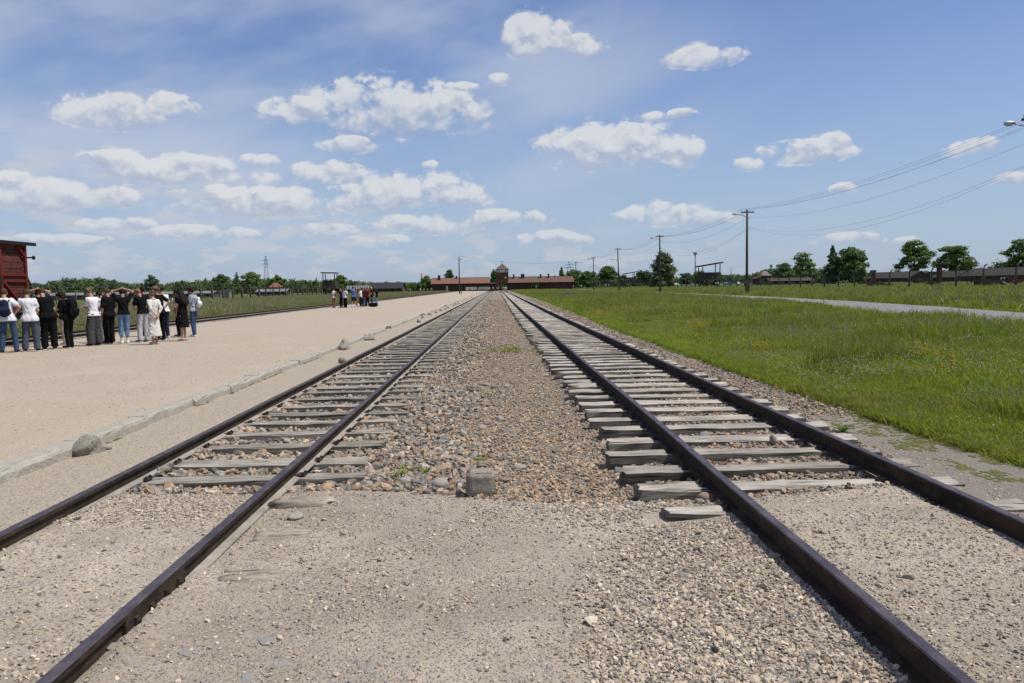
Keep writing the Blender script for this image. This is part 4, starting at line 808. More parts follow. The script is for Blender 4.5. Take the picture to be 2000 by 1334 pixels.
# lattice pylons and masts on the skyline
M_pylon = mat('pylon_steel', (.24, .28, .31), .7)  # pale bluish steel, distance haze put into the colour
def pylon(label, px_, Y, ytop, w, arms=True):
    x = xat(px_, Y); H = zat(px_, ytop, Y); t = thing('power_pylon', label, 'pylon', (x, Y, 0)); q = MB(); n = 9
    lv = [(H * (1 - (1 - k / n) ** 1.25), w * (1 - k / n) ** 1.1 + .35) for k in range(n + 1)]
    for k in range(n):
        (z0, a0), (z1, a1) = lv[k], lv[k + 1]
        for sx, sy in ((-1,-1),(1,-1),(1,1),(-1,1)):
            q.beam((sx * a0, sy * a0, z0), (sx * a1, sy * a1, z1), .17); q.beam((sx * a0, sy * a0, z0), (sy * a1 * -1, sx * a1, z1), .10)
    q.build('lattice', M_pylon, t)
    if arms:
        for f in (.78, .88): q = MB(); q.beam((-w * 1.6, 0, H * f), (w * 1.6, 0, H * f), .3); q.build('arm', M_pylon, t)
pylon('lattice power pylon above the left tree line', 521, 620, 500, 1.7)
pylon('lattice power pylon behind the right end of the gatehouse', 1112, 560, 511, 2.2)
def mast(label, px_, Y, ytop, r_, mm, head=True):
    x = xat(px_, Y); H = zat(px_, ytop, Y); t = thing('mast', label, 'mast', (x, Y, 0)); q = MB(); q.tube([(0, 0, 0), (0, 0, H)], [r_, r_ * .7], 8); q.build('shaft', mm, t, True)
    if head: q = MB(); q.tube([(0, 0, H - 2.2), (0, 0, H)], r_ * 2.2, 8); q.build('head', mm, t)
mast('slim pale radio mast with thick head left of the sloping roof watchtower', 1358, 700, 493, .75, M_pylon)
mast('pale factory chimney left of the gatehouse', 824.5, 600, 533, 1.1, mat('chimney_mauve', (.30, .27, .29), .9), False)
mast('thin mast right of the sloping roof watchtower', 1428, 600, 521, .4, M_pylon, False)
mast('small water tower mast above the trees right of the tallest lamp pole', 1506, 620, 517, .5, M_pylon)

# ------------------------------------------------------------------ red freight wagon
M_wag = wood_mat('red_wagon_board', (.10, .032, .024), (.145, .055, .042), (.02, .012, .01), 'y'); M_wagf = mat('red_wagon_frame', (.115, .019, .015), .75, (.155, .028, .022), 5, 5, .1, 20); M_black = mat('black_iron', (.02, .02, .022), .6)
M_felt = mat('grey_wagon_roof', (.04, .04, .042), .9, (.07, .07, .072), 3)
M_felt = mat('dark_roof_felt', (.022, .022, .023), .95)
wg = thing('freight_wagon', 'dark red wooden freight wagon standing on the siding behind the people', 'freight wagon', (-17.0, 23.0, .19))
WL, WW, Z0, Z1 = 7.9, 2.62, .98, 3.22; 
for s in (1, -1):
    y = -WL / 2; nb = 11
    for k in range(nb):
        zz = Z0 + (Z1 - Z0) * (k + .5) / nb
        for (ya, yb) in ((-WL / 2 + .06, -1.05), (-.95, .95), (1.05, WL / 2 - .06)):
            q = MB(); q.box((s * (WW / 2 - .03 + rng.uniform(-.004, .004)), (ya + yb) / 2, zz), (.045, yb - ya, (Z1 - Z0) / nb - .014)); q.build('plank', M_wag, wg)
    q = MB(); q.box((s * (WW / 2 - .075), 0, (Z0 + Z1) / 2), (.03, WL - .1, Z1 - Z0)); q.build('lining', M_black, wg)
    for y in (-WL / 2 + .05, -2.6, -1.0, 1.0, 2.55, WL / 2 - .05): q = MB(); q.box((s * (WW / 2 + .03), y, (Z0 + Z1) / 2), (.075, .11, Z1 - Z0)); q.build('frame_post', M_wagf, wg)
    for zz in (Z0 + .03, Z0 + 1.02, Z0 + 1.22, Z1 - .05): q = MB(); q.box((s * (WW / 2 + .02), 0, zz), (.06, WL - .02, .08)); q.build('frame_rail', M_wagf, wg)
    q = MB(); q.beam((s * (WW / 2 + .05), 2.62, Z0 + .98), (s * (WW / 2 + .05), 3.72, Z0 + .08), .10, .07); q.build('brace', M_wagf, wg)
    q = MB(); q.beam((s * (WW / 2 + .05), -2.62, Z0 + .98), (s * (WW / 2 + .05), -3.72, Z0 + .08), .10, .07); q.build('brace', M_wagf, wg)
    q = MB(); q.beam((s * (WW / 2 + .05), 3.45, Z1 - .08), (s * (WW / 2 + .05), 3.85, Z1 - .42), .07, .05); q.build('brace', M_wagf, wg)
    q = MB(); q.tube([(s * (WW / 2 + .08), 2.3, Z0 + .98), (s * (WW / 2 + .17), 2.3, Z0 + .98)], .13, 10); q.build('latch', M_black, wg)
for e in (-1, 1):
    for k in range(11): q = MB(); q.box((0, e * (WL / 2 - .0), Z0 + (Z1 - Z0) * (k + .5) / 11), (WW - .08, .045, (Z1 - Z0) / 11 - .014)); q.build('plank', M_wag, wg)
    for x in (-.85, -.28, .28, .85): q = MB(); q.box((x, e * (WL / 2 + .04), (Z0 + Z1) / 2), (.1, .06, Z1 - Z0)); q.build('frame_post', M_wagf, wg)
    for x in (-.87, .87):
        q = MB(); q.tube([(x, e * (WL / 2), .9), (x, e * (WL / 2 + .5), .9)], .07, 8); q.tube([(x, e * (WL / 2 + .5), .9), (x, e * (WL / 2 + .55), .9)], .2, 12); q.build('buffer', M_black, wg)
    q = MB(); q.tube([(WW / 2 - .1, e * (WL / 2), 2.78), (WW / 2 - .1, e * (WL / 2 + .62), 2.80)], .03, 6); q.ball((WW / 2 - .1, e * (WL / 2 + .68), 2.80), (.06, .06, .075)); q.build('lamp_bracket', M_black, wg)
    q = MB(); q.tube([(WW / 2 - .1, e * (WL / 2), 2.25), (WW / 2 - .1, e * (WL / 2 + .2), 2.2), (WW / 2 - .1, e * (WL / 2 + .4), 1.9), (WW / 2 - .1, e * (WL / 2 + .4), 1.2)], .03, 6); q.build('handrail', M_black, wg)
rf = MB(); n = 9; P = [(-WW / 2 - .16 + (WW + .32) * k / (n - 1), Z1 + .06 + .07 * (1 - (2 * k / (n - 1) - 1) ** 2)) for k in range(n)]; rf.prism(P + [(x, z - .11) for x, z in P[::-1]], 'y', -WL / 2 - .2, WL / 2 + .42); rf.build('roof', M_felt, wg)
q = MB(); q.box((0, 0, .86), (WW - .2, WL, .22)); q.build('underframe', M_black, wg)
for y in (-2.1, 2.1):
    for s in (-1, 1):
        q = MB(); q.tube([(s * .68, y, .47), (s * .81, y, .47)], .47, 20); wh = q.build('wheel', M_black, wg); q = MB(); q.tube([(s * .64, y, .47), (s * .68, y, .47)], .50, 20); q.build('rim', M_iron, wh)
        q = MB(); q.beam((s * 1.0, y - .5, .75), (s * 1.0, y + .5, .75), .09, .12); q.build('spring', M_black, wg)
    q = MB(); q.tube([(-.8, y, .47), (.8, y, .47)], .08, 8); q.build('axle', M_black, wg)

# ------------------------------------------------------------------ vehicles parked beyond the right fence
def vehicle(x, y, z, rz, L_, W_, H_, paint, label, cat, group=None, name='parked_car'):
    t = thing(name, label, cat, (x, y, z), rz, group); q = MB(); h1 = H_ * .55
    q.prism([(-L_ / 2, .3), (L_ / 2, .3), (L_ / 2, h1 * .85), (L_ * .28, h1), (-L_ / 2, h1)], 'y', -W_ / 2, W_ / 2); q.build('body', paint, t)
    q = MB(); q.prism([(-L_ * .46, h1), (L_ * .26, h1), (L_ * .1, H_), (-L_ * .36, H_)], 'y', -W_ / 2 + .08, W_ / 2 - .08); q.build('cabin', paint, t)
    for s in (-1, 1): q = MB(); q.prism([(-L_ * .40, h1 + .06), (L_ * .2, h1 + .06), (L_ * .09, H_ - .1), (-L_ * .33, H_ - .1)], 'y', s * (W_ / 2 - .09), s * (W_ / 2 - .06)); q.build('window', M_dark, t)
    for sx in (-1, 1):
        for sy in (-1, 1): q = MB(); q.tube([(sx * L_ * .3, sy * (W_ / 2 - .2), .33), (sx * L_ * .3, sy * (W_ / 2 + .01), .33)], .33, 12); q.build('wheel', M_black, t)
PAINT = [mat('car_white', (.7, .7, .7), .35, spec=.5), mat('car_silver', (.4, .42, .44), .35, spec=.5), mat('car_blue', (.12, .16, .28), .35, spec=.5)]
cn = {}
for k, px_ in enumerate((1322, 1336, 1343, 1352, 1361, 1410, 1418, 1426, 1434, 1443, 1452, 1464)):
    c = [0, 0, 1, 0, 1, 0, 2, 0, 1, 0, 0, 1][k]; cn[c] = cn.get(c, 0) + 1; w = ('white', 'silver', 'dark blue')[c]
    lab = 'far dark blue car among the white ones beyond the right fence' if c == 2 else 'far %s car beyond the right fence, %s %s one from the left' % (w, ORD[cn[c] - 1], w)
    vehicle(xat(px_, 352 + 5 * (k % 2)), 352 + 5 * (k % 2), .62, R(rng.uniform(-12, 12) + (0 if k % 3 else 70)), 4.4, 1.8, 1.55, PAINT[c], lab, 'car', 'cars parked beyond the right fence')

# ------------------------------------------------------------------ trees
def leaf_mat(name, c1, c2, c3): 
    mt = mat(name, c1, .75, c3, .55, 5, trans=.35, lo=.3, hi=.7, spec=.25); return mt
M_leaf = [leaf_mat('leaf_dark', (.065, .115, .028), (.03, .06, .02), (.125, .19, .055)), leaf_mat('leaf_mid', (.085, .145, .032), (.045, .08, .022), (.155, .225, .06)), leaf_mat('leaf_blue', (.06, .10, .05), (.03, .05, .025), (.105, .155, .075)), leaf_mat('leaf_light', (.05, .085, .02), (.06, .1, .025), (.085, .125, .035)), leaf_mat('leaf_birch', (.10, .125, .05), (.06, .08, .03), (.165, .19, .095))]
M_bark = mat('bark', (.06, .048, .036), .95, (.10, .08, .062), 6, 6, .4, 20)
def leaves(blobs, n, size, r, flat=.5):
    """n leaf sprays spread through a crown of lobes"""
    C_ = np.array([b[0] for b in blobs]); Rr = np.array([b[1] for b in blobs]); w = Rr.prod(1) ** .67; w /= w.sum(); j = r.choice(len(blobs), n, p=w)
    d = r.normal(size=(n, 3)); d /= np.linalg.norm(d, axis=1)[:, None]; d[:, 2] = np.where(d[:, 2] < -.3, d[:, 2] * .6, d[:, 2]); rad = .5 + .5 * r.random(n) ** .5
    P = C_[j] + d * Rr[j] * rad[:, None] * (1 + .18 * r.normal(size=n))[:, None]
    nn = d + r.normal(0, .55, (n, 3)); nn[:, 2] += flat; nn /= np.linalg.norm(nn, axis=1)[:, None]
    a = np.cross(nn, r.normal(size=(n, 3))); a /= np.linalg.norm(a, axis=1)[:, None]; b = np.cross(nn, a); s = size * r.uniform(.55, 1.35, n)[:, None]
    V = np.stack([P - a * s, P + b * s * .55, P + a * s, P - b * s * .55], 1).reshape(-1, 3); return V, np.arange(4 * n).reshape(n, 4)
def tree(name, label, pxl, pxr, ytop, Y, kind, lm, seed, zb=None, n=2600, group=None, cat='tree', trunk=.28, size=None):
    r = np.random.default_rng(seed); xc = xat((pxl + pxr) / 2, Y); zb = tz(xc, Y) if zb is None else zb; H = zat((pxl + pxr) / 2, ytop, Y) - zb; W = (pxr - pxl) / FPX * Y; hw = W / 2
    t = thing(name, label, cat, (xc, Y, zb), 0, group); bl = []
    if kind == 'round':
        for k in range(26): a = k * 2.4 + r.uniform(-.5, .5); zz = trunk * .6 + .06 + (.90 - trunk * .6) * (k + .5) / 26; f = max(.3, (1 - abs((zz - .52) / .56) ** 2.4)) ** .5; q = r.uniform(.35, .72) if k < 23 else .2; bl.append(((hw * q * f * math.cos(a), hw * q * f * math.sin(a), H * zz), (hw * .38 * f + .1, hw * .38 * f + .1, H * .105)))
    elif kind == 'conifer':
        for k in range(16): zz = .12 + .85 * k / 15; w_ = hw * (1.02 - zz) ** .8; a = r.uniform(0, 6.28); bl.append(((w_ * .28 * math.cos(a), w_ * .28 * math.sin(a), H * zz), (w_ * .8 + .1, w_ * .8 + .1, H * .055)))
    elif kind == 'column':
        for k in range(30): zz = .05 + .88 * k / 29; w_ = hw * (1.0 if zz < .5 else 1.0 - .75 * ((zz - .5) / .5) ** 1.3); a = k * 2.4 + r.uniform(-.6, .6); bl.append(((w_ * .62 * math.cos(a), w_ * .62 * math.sin(a), H * zz), (w_ * .42 + .1, w_ * .42 + .1, H * .085)))
    elif kind == 'open':
        for k in range(24): a = k * 2.4 + r.uniform(-.4, .4); q = r.uniform(.25, .82); zz = .42 + .5 * (k + .5) / 24 - .10 * q; f = 1.0 if zz < .75 else .8; bl.append(((hw * q * f * math.cos(a), hw * q * f * math.sin(a), H * zz), (hw * .27, hw * .27, H * .07)))
        bl += [((0, 0, H * .92), (hw * .42, hw * .42, H * .075)), ((hw * .2, 0, H * .72), (hw * .35, hw * .3, H * .1)), ((-hw * .3, 0, H * .6), (hw * .3, hw * .3, H * .1)), ((0, 0, H * .35), (hw * .3, hw * .3, H * .1))]
    else:
        for k in range(9): a = r.uniform(0, 6.28); q = r.uniform(.1, .65); bl.append(((hw * q * math.cos(a), hw * q * math.sin(a), H * r.uniform(.2, .72)), (hw * .45, hw * .45, H * .25)))
    bl = [(np.array(c) * (r.uniform(.93, 1.07) if kind != 'conifer' else 1), tuple(np.array(q_) * r.uniform(.9, 1.25))) for c, q_ in bl]; n = int(n * 1.35)
    V, F = leaves(bl, n if kind != 'open' else int(n * .8), size or ((W * .035 + .16) * (.8 if kind == 'open' else 1)), r); link('crown', npmesh('crown', V, F, lm), t)
    q = MB(); top = H * (.9 if kind != 'bush' else .5); q.tube([(0, 0, -.3), (r.normal(0, .1), r.normal(0, .1), H * .25), (r.normal(0, .2), r.normal(0, .2), top * .6), (0, 0, top)], [H * .026 + .1, H * .02 + .05, H * .011, .03], 7)
    for (c, rr) in bl[::2]: q.tube([(0, 0, max(H * .2, c[2] - H * .28)), (c[0] * .45, c[1] * .45, c[2] - H * .10), c], [H * .010, H * .007, .03], 5)
    q.build('trunk', M_bark, t, True); return t
# right of the gatehouse
tree('birch_tree', 'tall birch with pale grey green crown behind the second lamp pole', 1271, 1318, 491, 235, 'column', M_leaf[4], 1, n=3600)
tree('broadleaf_tree', 'broad round tree behind the thin lamp pole right of the gatehouse', 1168, 1207, 519, 330, 'round', M_leaf[0], 2)
tree('bush', 'bright bushy growth at the foot of the far watchtower', 1203, 1226, 533, 340, 'bush', M_leaf[3], 3, n=1300, cat='bush')
tree('bush', 'light green bush between the far watchtower and the birch', 1243, 1276, 528, 320, 'bush', M_leaf[3], 4, n=1500, cat='bush')
tree('conifer_tree', 'dark pointed trees behind the right end of the gatehouse roof', 1086, 1108, 521, 420, 'conifer', M_leaf[0], 5)
tree('broadleaf_tree', 'mid green tree beyond the gatehouse end, right of the pointed trees', 1104, 1134, 528, 400, 'round', M_leaf[1], 6)
tree('broadleaf_tree', 'dark wide tree between the gatehouse end and the thin lamp pole', 1130, 1166, 530, 390, 'round', M_leaf[0], 7)
tree('broadleaf_tree', 'round green tree left of the sloping roof watchtower', 1352, 1386, 530, 300, 'round', M_leaf[1], 8, n=1800)
tree('broadleaf_tree', 'low dark tree behind the slim radio mast', 1326, 1358, 534, 330, 'round', M_leaf[2], 9, n=1600)
tree('broadleaf_tree', 'dark dense tree left of the lacy tree behind the grey shed', 1512, 1550, 514, 330, 'round', M_leaf[0], 10, n=2200)
tree('broadleaf_tree', 'lacy tree with open round crown behind the grey wooden shed', 1543, 1593, 495, 300, 'open', M_leaf[1], 11, n=2400)
tree('conifer_tree', 'tall spruce with ragged top left of the big round tree', 1603, 1650, 482, 290, 'conifer', M_leaf[2], 12, n=3600)
tree('broadleaf_tree', 'big dense round tree right of the spruce', 1634, 1696, 485, 285, 'round', M_leaf[0], 13, n=4200, trunk=.1)
tree('broadleaf_tree', 'tall spreading tree rising behind the first long hut', 1750, 1820, 470, 400, 'open', M_leaf[1], 14, n=4400)
tree('broadleaf_tree', 'wide flat crowned tree behind the gap between the long huts', 1823, 1904, 478, 400, 'open', M_leaf[1], 15, n=4400)
tm = tree('broadleaf_tree', 'tall tree with dark mistletoe balls at the right edge', 1958, 2030, 472, 380, 'open', M_leaf[1], 16, n=3400)
for k in range(6): q = MB(); r = np.random.default_rng(60 + k); V, F = leaves([((0, 0, 0), (.75, .75, .7))], 110, .3, r); o = link('mistletoe', npmesh('mistletoe', V, F, M_leaf[0]), tm, (r.uniform(-8, -1), r.uniform(-5, 0), r.uniform(12, 18)))
tree('broadleaf_tree', 'dark bushy tree low against the mistletoe tree', 1938, 1996, 505, 390, 'bush', M_leaf[0], 17, n=2400)
tree('bush', 'small dark tree top showing over the first long hut roof', 1738, 1758, 520, 420, 'bush', M_leaf[0], 18, n=900, cat='bush')
# near the gatehouse, left
tree('broadleaf_tree', 'round dark green tree against the left end of the gatehouse', 822, 845, 541, 352, 'round', M_leaf[1], 19, trunk=.02)
tree('broadleaf_tree', 'small tree top behind the gatehouse roof, left of the lone pole', 866, 890, 527, 385, 'open', M_leaf[2], 20)
tree('broadleaf_tree', 'tree close behind the gatehouse tower on its left', 958, 975, 530, 375, 'round', M_leaf[0], 21)
tree('bush', 'yellow green bush left of the round tree by the gatehouse', 812, 826, 551, 360, 'bush', M_leaf[3], 22, n=900, cat='bush')
tree('broadleaf_tree', 'green tree seen through the gatehouse arch', 955, 1005, 540, 400, 'bush', M_leaf[3], 23, n=5200, trunk=0)
tree('broadleaf_tree', 'green tree seen through the side passage of the gatehouse', 1026, 1066, 545, 400, 'bush', M_leaf[3], 24, n=4200, trunk=0)
# left tree line
tree('broadleaf_tree', 'lone grey green willow standing out above the left tree line', 282, 311, 540, 330, 'round', M_leaf[2], 25, trunk=.02)
tree('conifer_tree', 'small pointed conifer rising from the trees left of the pylon', 450, 476, 532, 380, 'conifer', M_leaf[0], 26, n=1200)
tree('broadleaf_tree', 'dark round tree at the left of the pointed conifer', 417, 449, 537, 350, 'round', M_leaf[0], 27, trunk=.02)
tree('broadleaf_tree', 'tallest green tree between the conifer and the pylon', 472, 512, 533, 360, 'round', M_leaf[1], 28, trunk=.02)
tree('broadleaf_tree', 'low spreading tree behind the red roofed far house', 528, 562, 541, 430, 'round', M_leaf[1], 29, trunk=.02)
tree('broadleaf_tree', 'dark tree showing behind the flat roofed watchtower', 652, 680, 538, 420, 'round', M_leaf[1], 30, trunk=.02)
tree('conifer_tree', 'small dark conifer left of the flat roofed watchtower', 612, 624, 543, 400, 'conifer', M_leaf[0], 31, n=1000)
def wood(label, spans, Y, seed, mats, dens=1.0):
    """a far wood that reads as one mass: crowns standing shoulder to shoulder down to the ground"""
    r = np.random.default_rng(seed); allV = []; allF = []; mi = []; base = 0
    for (a, b, y0, y1) in spans:
        k = max(2, int((b - a) / 6.5))
        for j in range(k):
            px_ = a + (b - a) * (j + r.uniform(.2, .8)) / k; yt = y0 + (y1 - y0) * j / max(k - 1, 1) + r.uniform(-2.0, 3.0); yy = Y + r.uniform(-25, 25); x = xat(px_, yy); zt = zat(px_, yt, yy); H = max(zt, 2.5); w = r.uniform(2.0, 3.6) * Y / 400
            bl = [((x + r.uniform(-w, w) * .7, yy + r.uniform(-2, 2), H * q), (w * .8, w * .8, H * .2)) for q in (.08, .22, .4, .55, .68)] + [((x, yy, H * .86), (w * .6, w * .6, H * .15))]
            V, F = leaves(bl, int((130 + 26 * H) * dens), .62 * (Y / 400) ** .7, r); allV.append(V); allF.append(F + base); base += len(V); mi += [int(r.integers(len(mats)))] * len(F)
    o = link('woods', npmesh('woods', np.concatenate(allV), np.concatenate(allF), mats, False, mi)); return tag(o, label, None, None, 'stuff')
wood('far dark wood along the left horizon behind the sheds', [(86, 130, 552, 543), (130, 200, 543, 542), (200, 270, 544, 556), (-120, 86, 548, 552)], 360, 1, M_leaf[:3])
wood('far tree line running from the willow to the gatehouse', [(270, 340, 560, 556), (335, 420, 549, 546), (420, 540, 547, 543), (550, 640, 545, 549), (640, 720, 543, 552), (715, 830, 553, 556)], 450, 2, M_leaf[:4])
wood('far tree line behind the right meadow', [(1080, 1170, 540, 538), (1200, 1280, 540, 538), (1320, 1420, 540, 538), (1405, 1470, 536, 534), (1470, 1520, 530, 524), (1515, 1640, 524, 524), (1640, 1760, 530, 532), (1760, 1960, 532, 526), (1900, 2120, 524, 515)], 440, 3, M_leaf[:4])
wood('low far trees behind the gatehouse', [(838, 960, 549, 546), (995, 1090, 546, 545)], 480, 4, M_leaf[:3])
wood('hazy trees on the far horizon', [(-200, 900, 556, 550), (1100, 2200, 546, 528)], 800, 5, M_leaf[1:3], .7)
# ------------------------------------------------------------------ people
def surface_nets(F, o, h):
    nx, ny, nz = F.shape; ins = F < 0
    c = np.stack([F[i:nx - 1 + i, j:ny - 1 + j, k:nz - 1 + k] for i in (0, 1) for j in (0, 1) for k in (0, 1)], -1)   # corner id = 4i+2j+k
    s = (c < 0).sum(-1); act = (s > 0) & (s < 8); idx = np.full(act.shape, -1); A = np.argwhere(act); idx[act] = np.arange(len(A)); cc = c[act]
    off = np.array([(i, j, k) for i in (0, 1) for j in (0, 1) for k in (0, 1)], float); acc = np.zeros((len(A), 3)); cnt = np.zeros(len(A))
    for a in range(8):
        for b in (a | 1, a | 2, a | 4):
            if b == a: continue
            fa, fb = cc[:, a], cc[:, b]; m_ = (fa < 0) != (fb < 0); t = np.where(m_, fa / np.where(m_, fa - fb, 1), 0)
            acc += np.where(m_[:, None], off[a] + t[:, None] * (off[b] - off[a]), 0); cnt += m_
    V = (A + acc / cnt[:, None]) * h + o; Q = []
    for ax in range(3):
        sl0 = [slice(1, -1)] * 3; sl0[ax] = slice(0, -1); sl1 = list(sl0); sl1[ax] = slice(1, None)
        a = ins[tuple(sl0)]; b = ins[tuple(sl1)]; e = np.argwhere(a != b); 
        if not len(e): continue
        flip = a[tuple(e.T)]; e = e.copy(); u, v = [(1, 2), (2, 0), (0, 1)][ax]; g0 = e.copy(); g0[:, u] += 1; g0[:, v] += 1
        def at_(du, dv): q = g0.copy(); q[:, u] -= du; q[:, v] -= dv; return idx[tuple(q.T)]
        q = np.stack([at_(1, 1), at_(0, 1), at_(0, 0), at_(1, 0)], 1); q = np.where(flip[:, None], q, q[:, ::-1]); Q.append(q)
    return V, np.concatenate(Q)
def cap(a, b, ra, rb=None, flat=1.0):
    return ('c', np.array(a, float), np.array(b, float), ra, ra if rb is None else rb, flat)
def ell(c, r, M=None): return ('e', np.array(c, float), np.array(r, float), M)
def sdf(P, prims, k):
    D = None
    for p in prims:
        if p[0] == 'c':
            _, a, b, ra, rb, fl = p; s = np.array([1, 1 / fl, 1]); ba = (b - a) * s; pa = (P - a) * s; t = np.clip(pa @ ba / max(ba @ ba, 1e-9), 0, 1)
            d = np.linalg.norm(pa - t[..., None] * ba, axis=-1) - (ra + (rb - ra) * t); d = d * (fl if fl < 1 else 1)
        else:
            _, c, r, M = p; q = P - c
            if M is not None: q = q @ M
            l = np.linalg.norm(q / r, axis=-1); d = (l - 1) * r.min()
        if D is None: D = d
        else: h = np.clip(.5 + .5 * (D - d) / k, 0, 1); D = D * (1 - h) + d * h - k * h * (1 - h)
    return D
def bbox(prims, pad):
    lo = np.full(3, 9.0); hi = np.full(3, -9.0)
    for p in prims:
        pts = [p[1], p[2]] if p[0] == 'c' else [p[1]]; r = max(p[3], p[4]) if p[0] == 'c' else max(p[2])
        for q in pts: lo = np.minimum(lo, q - r - pad); hi = np.maximum(hi, q + r + pad)
    return lo, hi
def solid(prims, h, k=.03, cut=None, wr=0.0, seed=0, wz=1.0):
    lo, hi = bbox(prims, 2.5 * h); ax = [np.arange(lo[i], hi[i] + h, h) for i in range(3)]; P = np.stack(np.meshgrid(*ax, indexing='ij'), -1); D = sdf(P, prims, k)
    if wr: D = D + wr * (np.sin(P[..., 2] * 46 * wz + 9 * np.sin(P[..., 0] * 16 + seed) + seed) * .5 + np.sin(P[..., 0] * 52 + P[..., 2] * 23 + 5 * np.sin(P[..., 1] * 15 + seed * 2)) * .5)
    if cut is not None: D = np.maximum(D, cut(P))
    return surface_nets(D, lo, h)
SKIN = [mat('skin_fair', (.46, .27, .195), .6), mat('skin_tan', (.36, .20, .135), .6), mat('skin_brown', (.22, .12, .08), .6)]
def cloth(n, c, c2=None): return mat('cloth_' + n, c, .95, c2 or tuple(v * 1.25 + .002 for v in c), 9, 4, .15, 60, spec=.08)
CL = {'white': cloth('white', (.66, .66, .67), (.74, .74, .75)), 'cream': cloth('cream', (.60, .57, .51), (.68, .65, .59)), 'black': cloth('black', (.007, .007, .008)), 'navy': cloth('navy', (.018, .022, .045)), 'jeans': cloth('jeans', (.032, .055, .11), (.058, .09, .165)),
      'greyjeans': cloth('greyjeans', (.05, .065, .085), (.085, .105, .13)), 'lightjeans': cloth('lightjeans', (.09, .155, .27), (.18, .26, .38)), 'charcoal': cloth('charcoal', (.045, .045, .048), (.075, .075, .078)), 'lightgrey': cloth('lightgrey', (.40, .40, .41), (.48, .48, .49)),
      'greyblue': cloth('greyblue', (.27, .31, .37), (.34, .38, .44)), 'beige': cloth('beige', (.40, .34, .26)), 'brown': cloth('brown', (.20, .09, .035)), 'blue': cloth('blue', (.07, .12, .26)), 'red': cloth('red', (.16, .02, .025)), 'pink': cloth('pink', (.55, .40, .38), (.66, .60, .60)), 'grey': cloth('grey', (.17, .17, .17))}
HAIR = {k: mat('hair_' + k, c, .55, tuple(v * 1.9 for v in c), 40, 4, .5, 90) for k, c in {'dark': (.014, .010, .008), 'brown': (.05, .028, .016), 'light': (.11, .072, .042), 'ginger': (.15, .078, .038), 'blond': (.30, .20, .09)}.items()}
M_sole = mat('shoe_white', (.62, .61, .59), .6); M_shoeb = mat('shoe_black', (.02, .02, .02), .6); M_sock = mat('sock_white', (.7, .7, .7), .8)
M_eye = mat('eye_dark', (.015, .012, .01), .2); M_lip = mat('lip', (.30, .11, .09), .5)
POSE = {'down': ((.235, .03, .80), (.6, -.6, 0)), 'hip': ((.20, -.02, 1.03), (1, -.6, -.1)), 'front': ((.05, .25, 1.12), (.7, -.3, -1)), 'phone': ((.06, .27, 1.27), (.5, 0, -1)), 'head': ((.07, .0, 1.735), (1, .25, .25)), 'back': ((.04, -.175, .95), (1, -.7, 0)), 'pocket': ((.215, .06, .90), (.8, -.7, 0)), 'cross': ((-.09, .2, 1.2), (.8, .1, -1)), 'point': ((.33, .33, .95), (.5, -.6, -.4))}
def fingers(b, wrist, elbow, curl, side, s):
    d = wrist - elbow; d /= np.linalg.norm(d); up = np.array([0, 0, 1.0]) if abs(d[2]) < .9 else np.array([0, 1.0, 0]); a = np.cross(d, up); a /= np.linalg.norm(a); n = np.cross(a, d)
    palm = wrist + d * .075
    for k, L_ in enumerate((.070, .078, .072, .056)):
        q = palm + a * (.027 - .018 * k); P = [q - d * .025]; dd = d.copy()
        for j, f in enumerate((.45, .32, .23)): dd = dd * math.cos(curl) - n * math.sin(curl); dd /= np.linalg.norm(dd); q = P[-1] + dd * (L_ * f + (.025 if j == 0 else 0)); P.append(q)
        b.tube(P, [.0088, .0085, .0075, .006], 5)
    q = wrist + d * .03; P = [q + a * .02 * side, q + a * .045 * side + d * .02, q + a * .048 * side + d * .05 - n * .012]; b.tube(P, [.011, .0095, .007], 5)
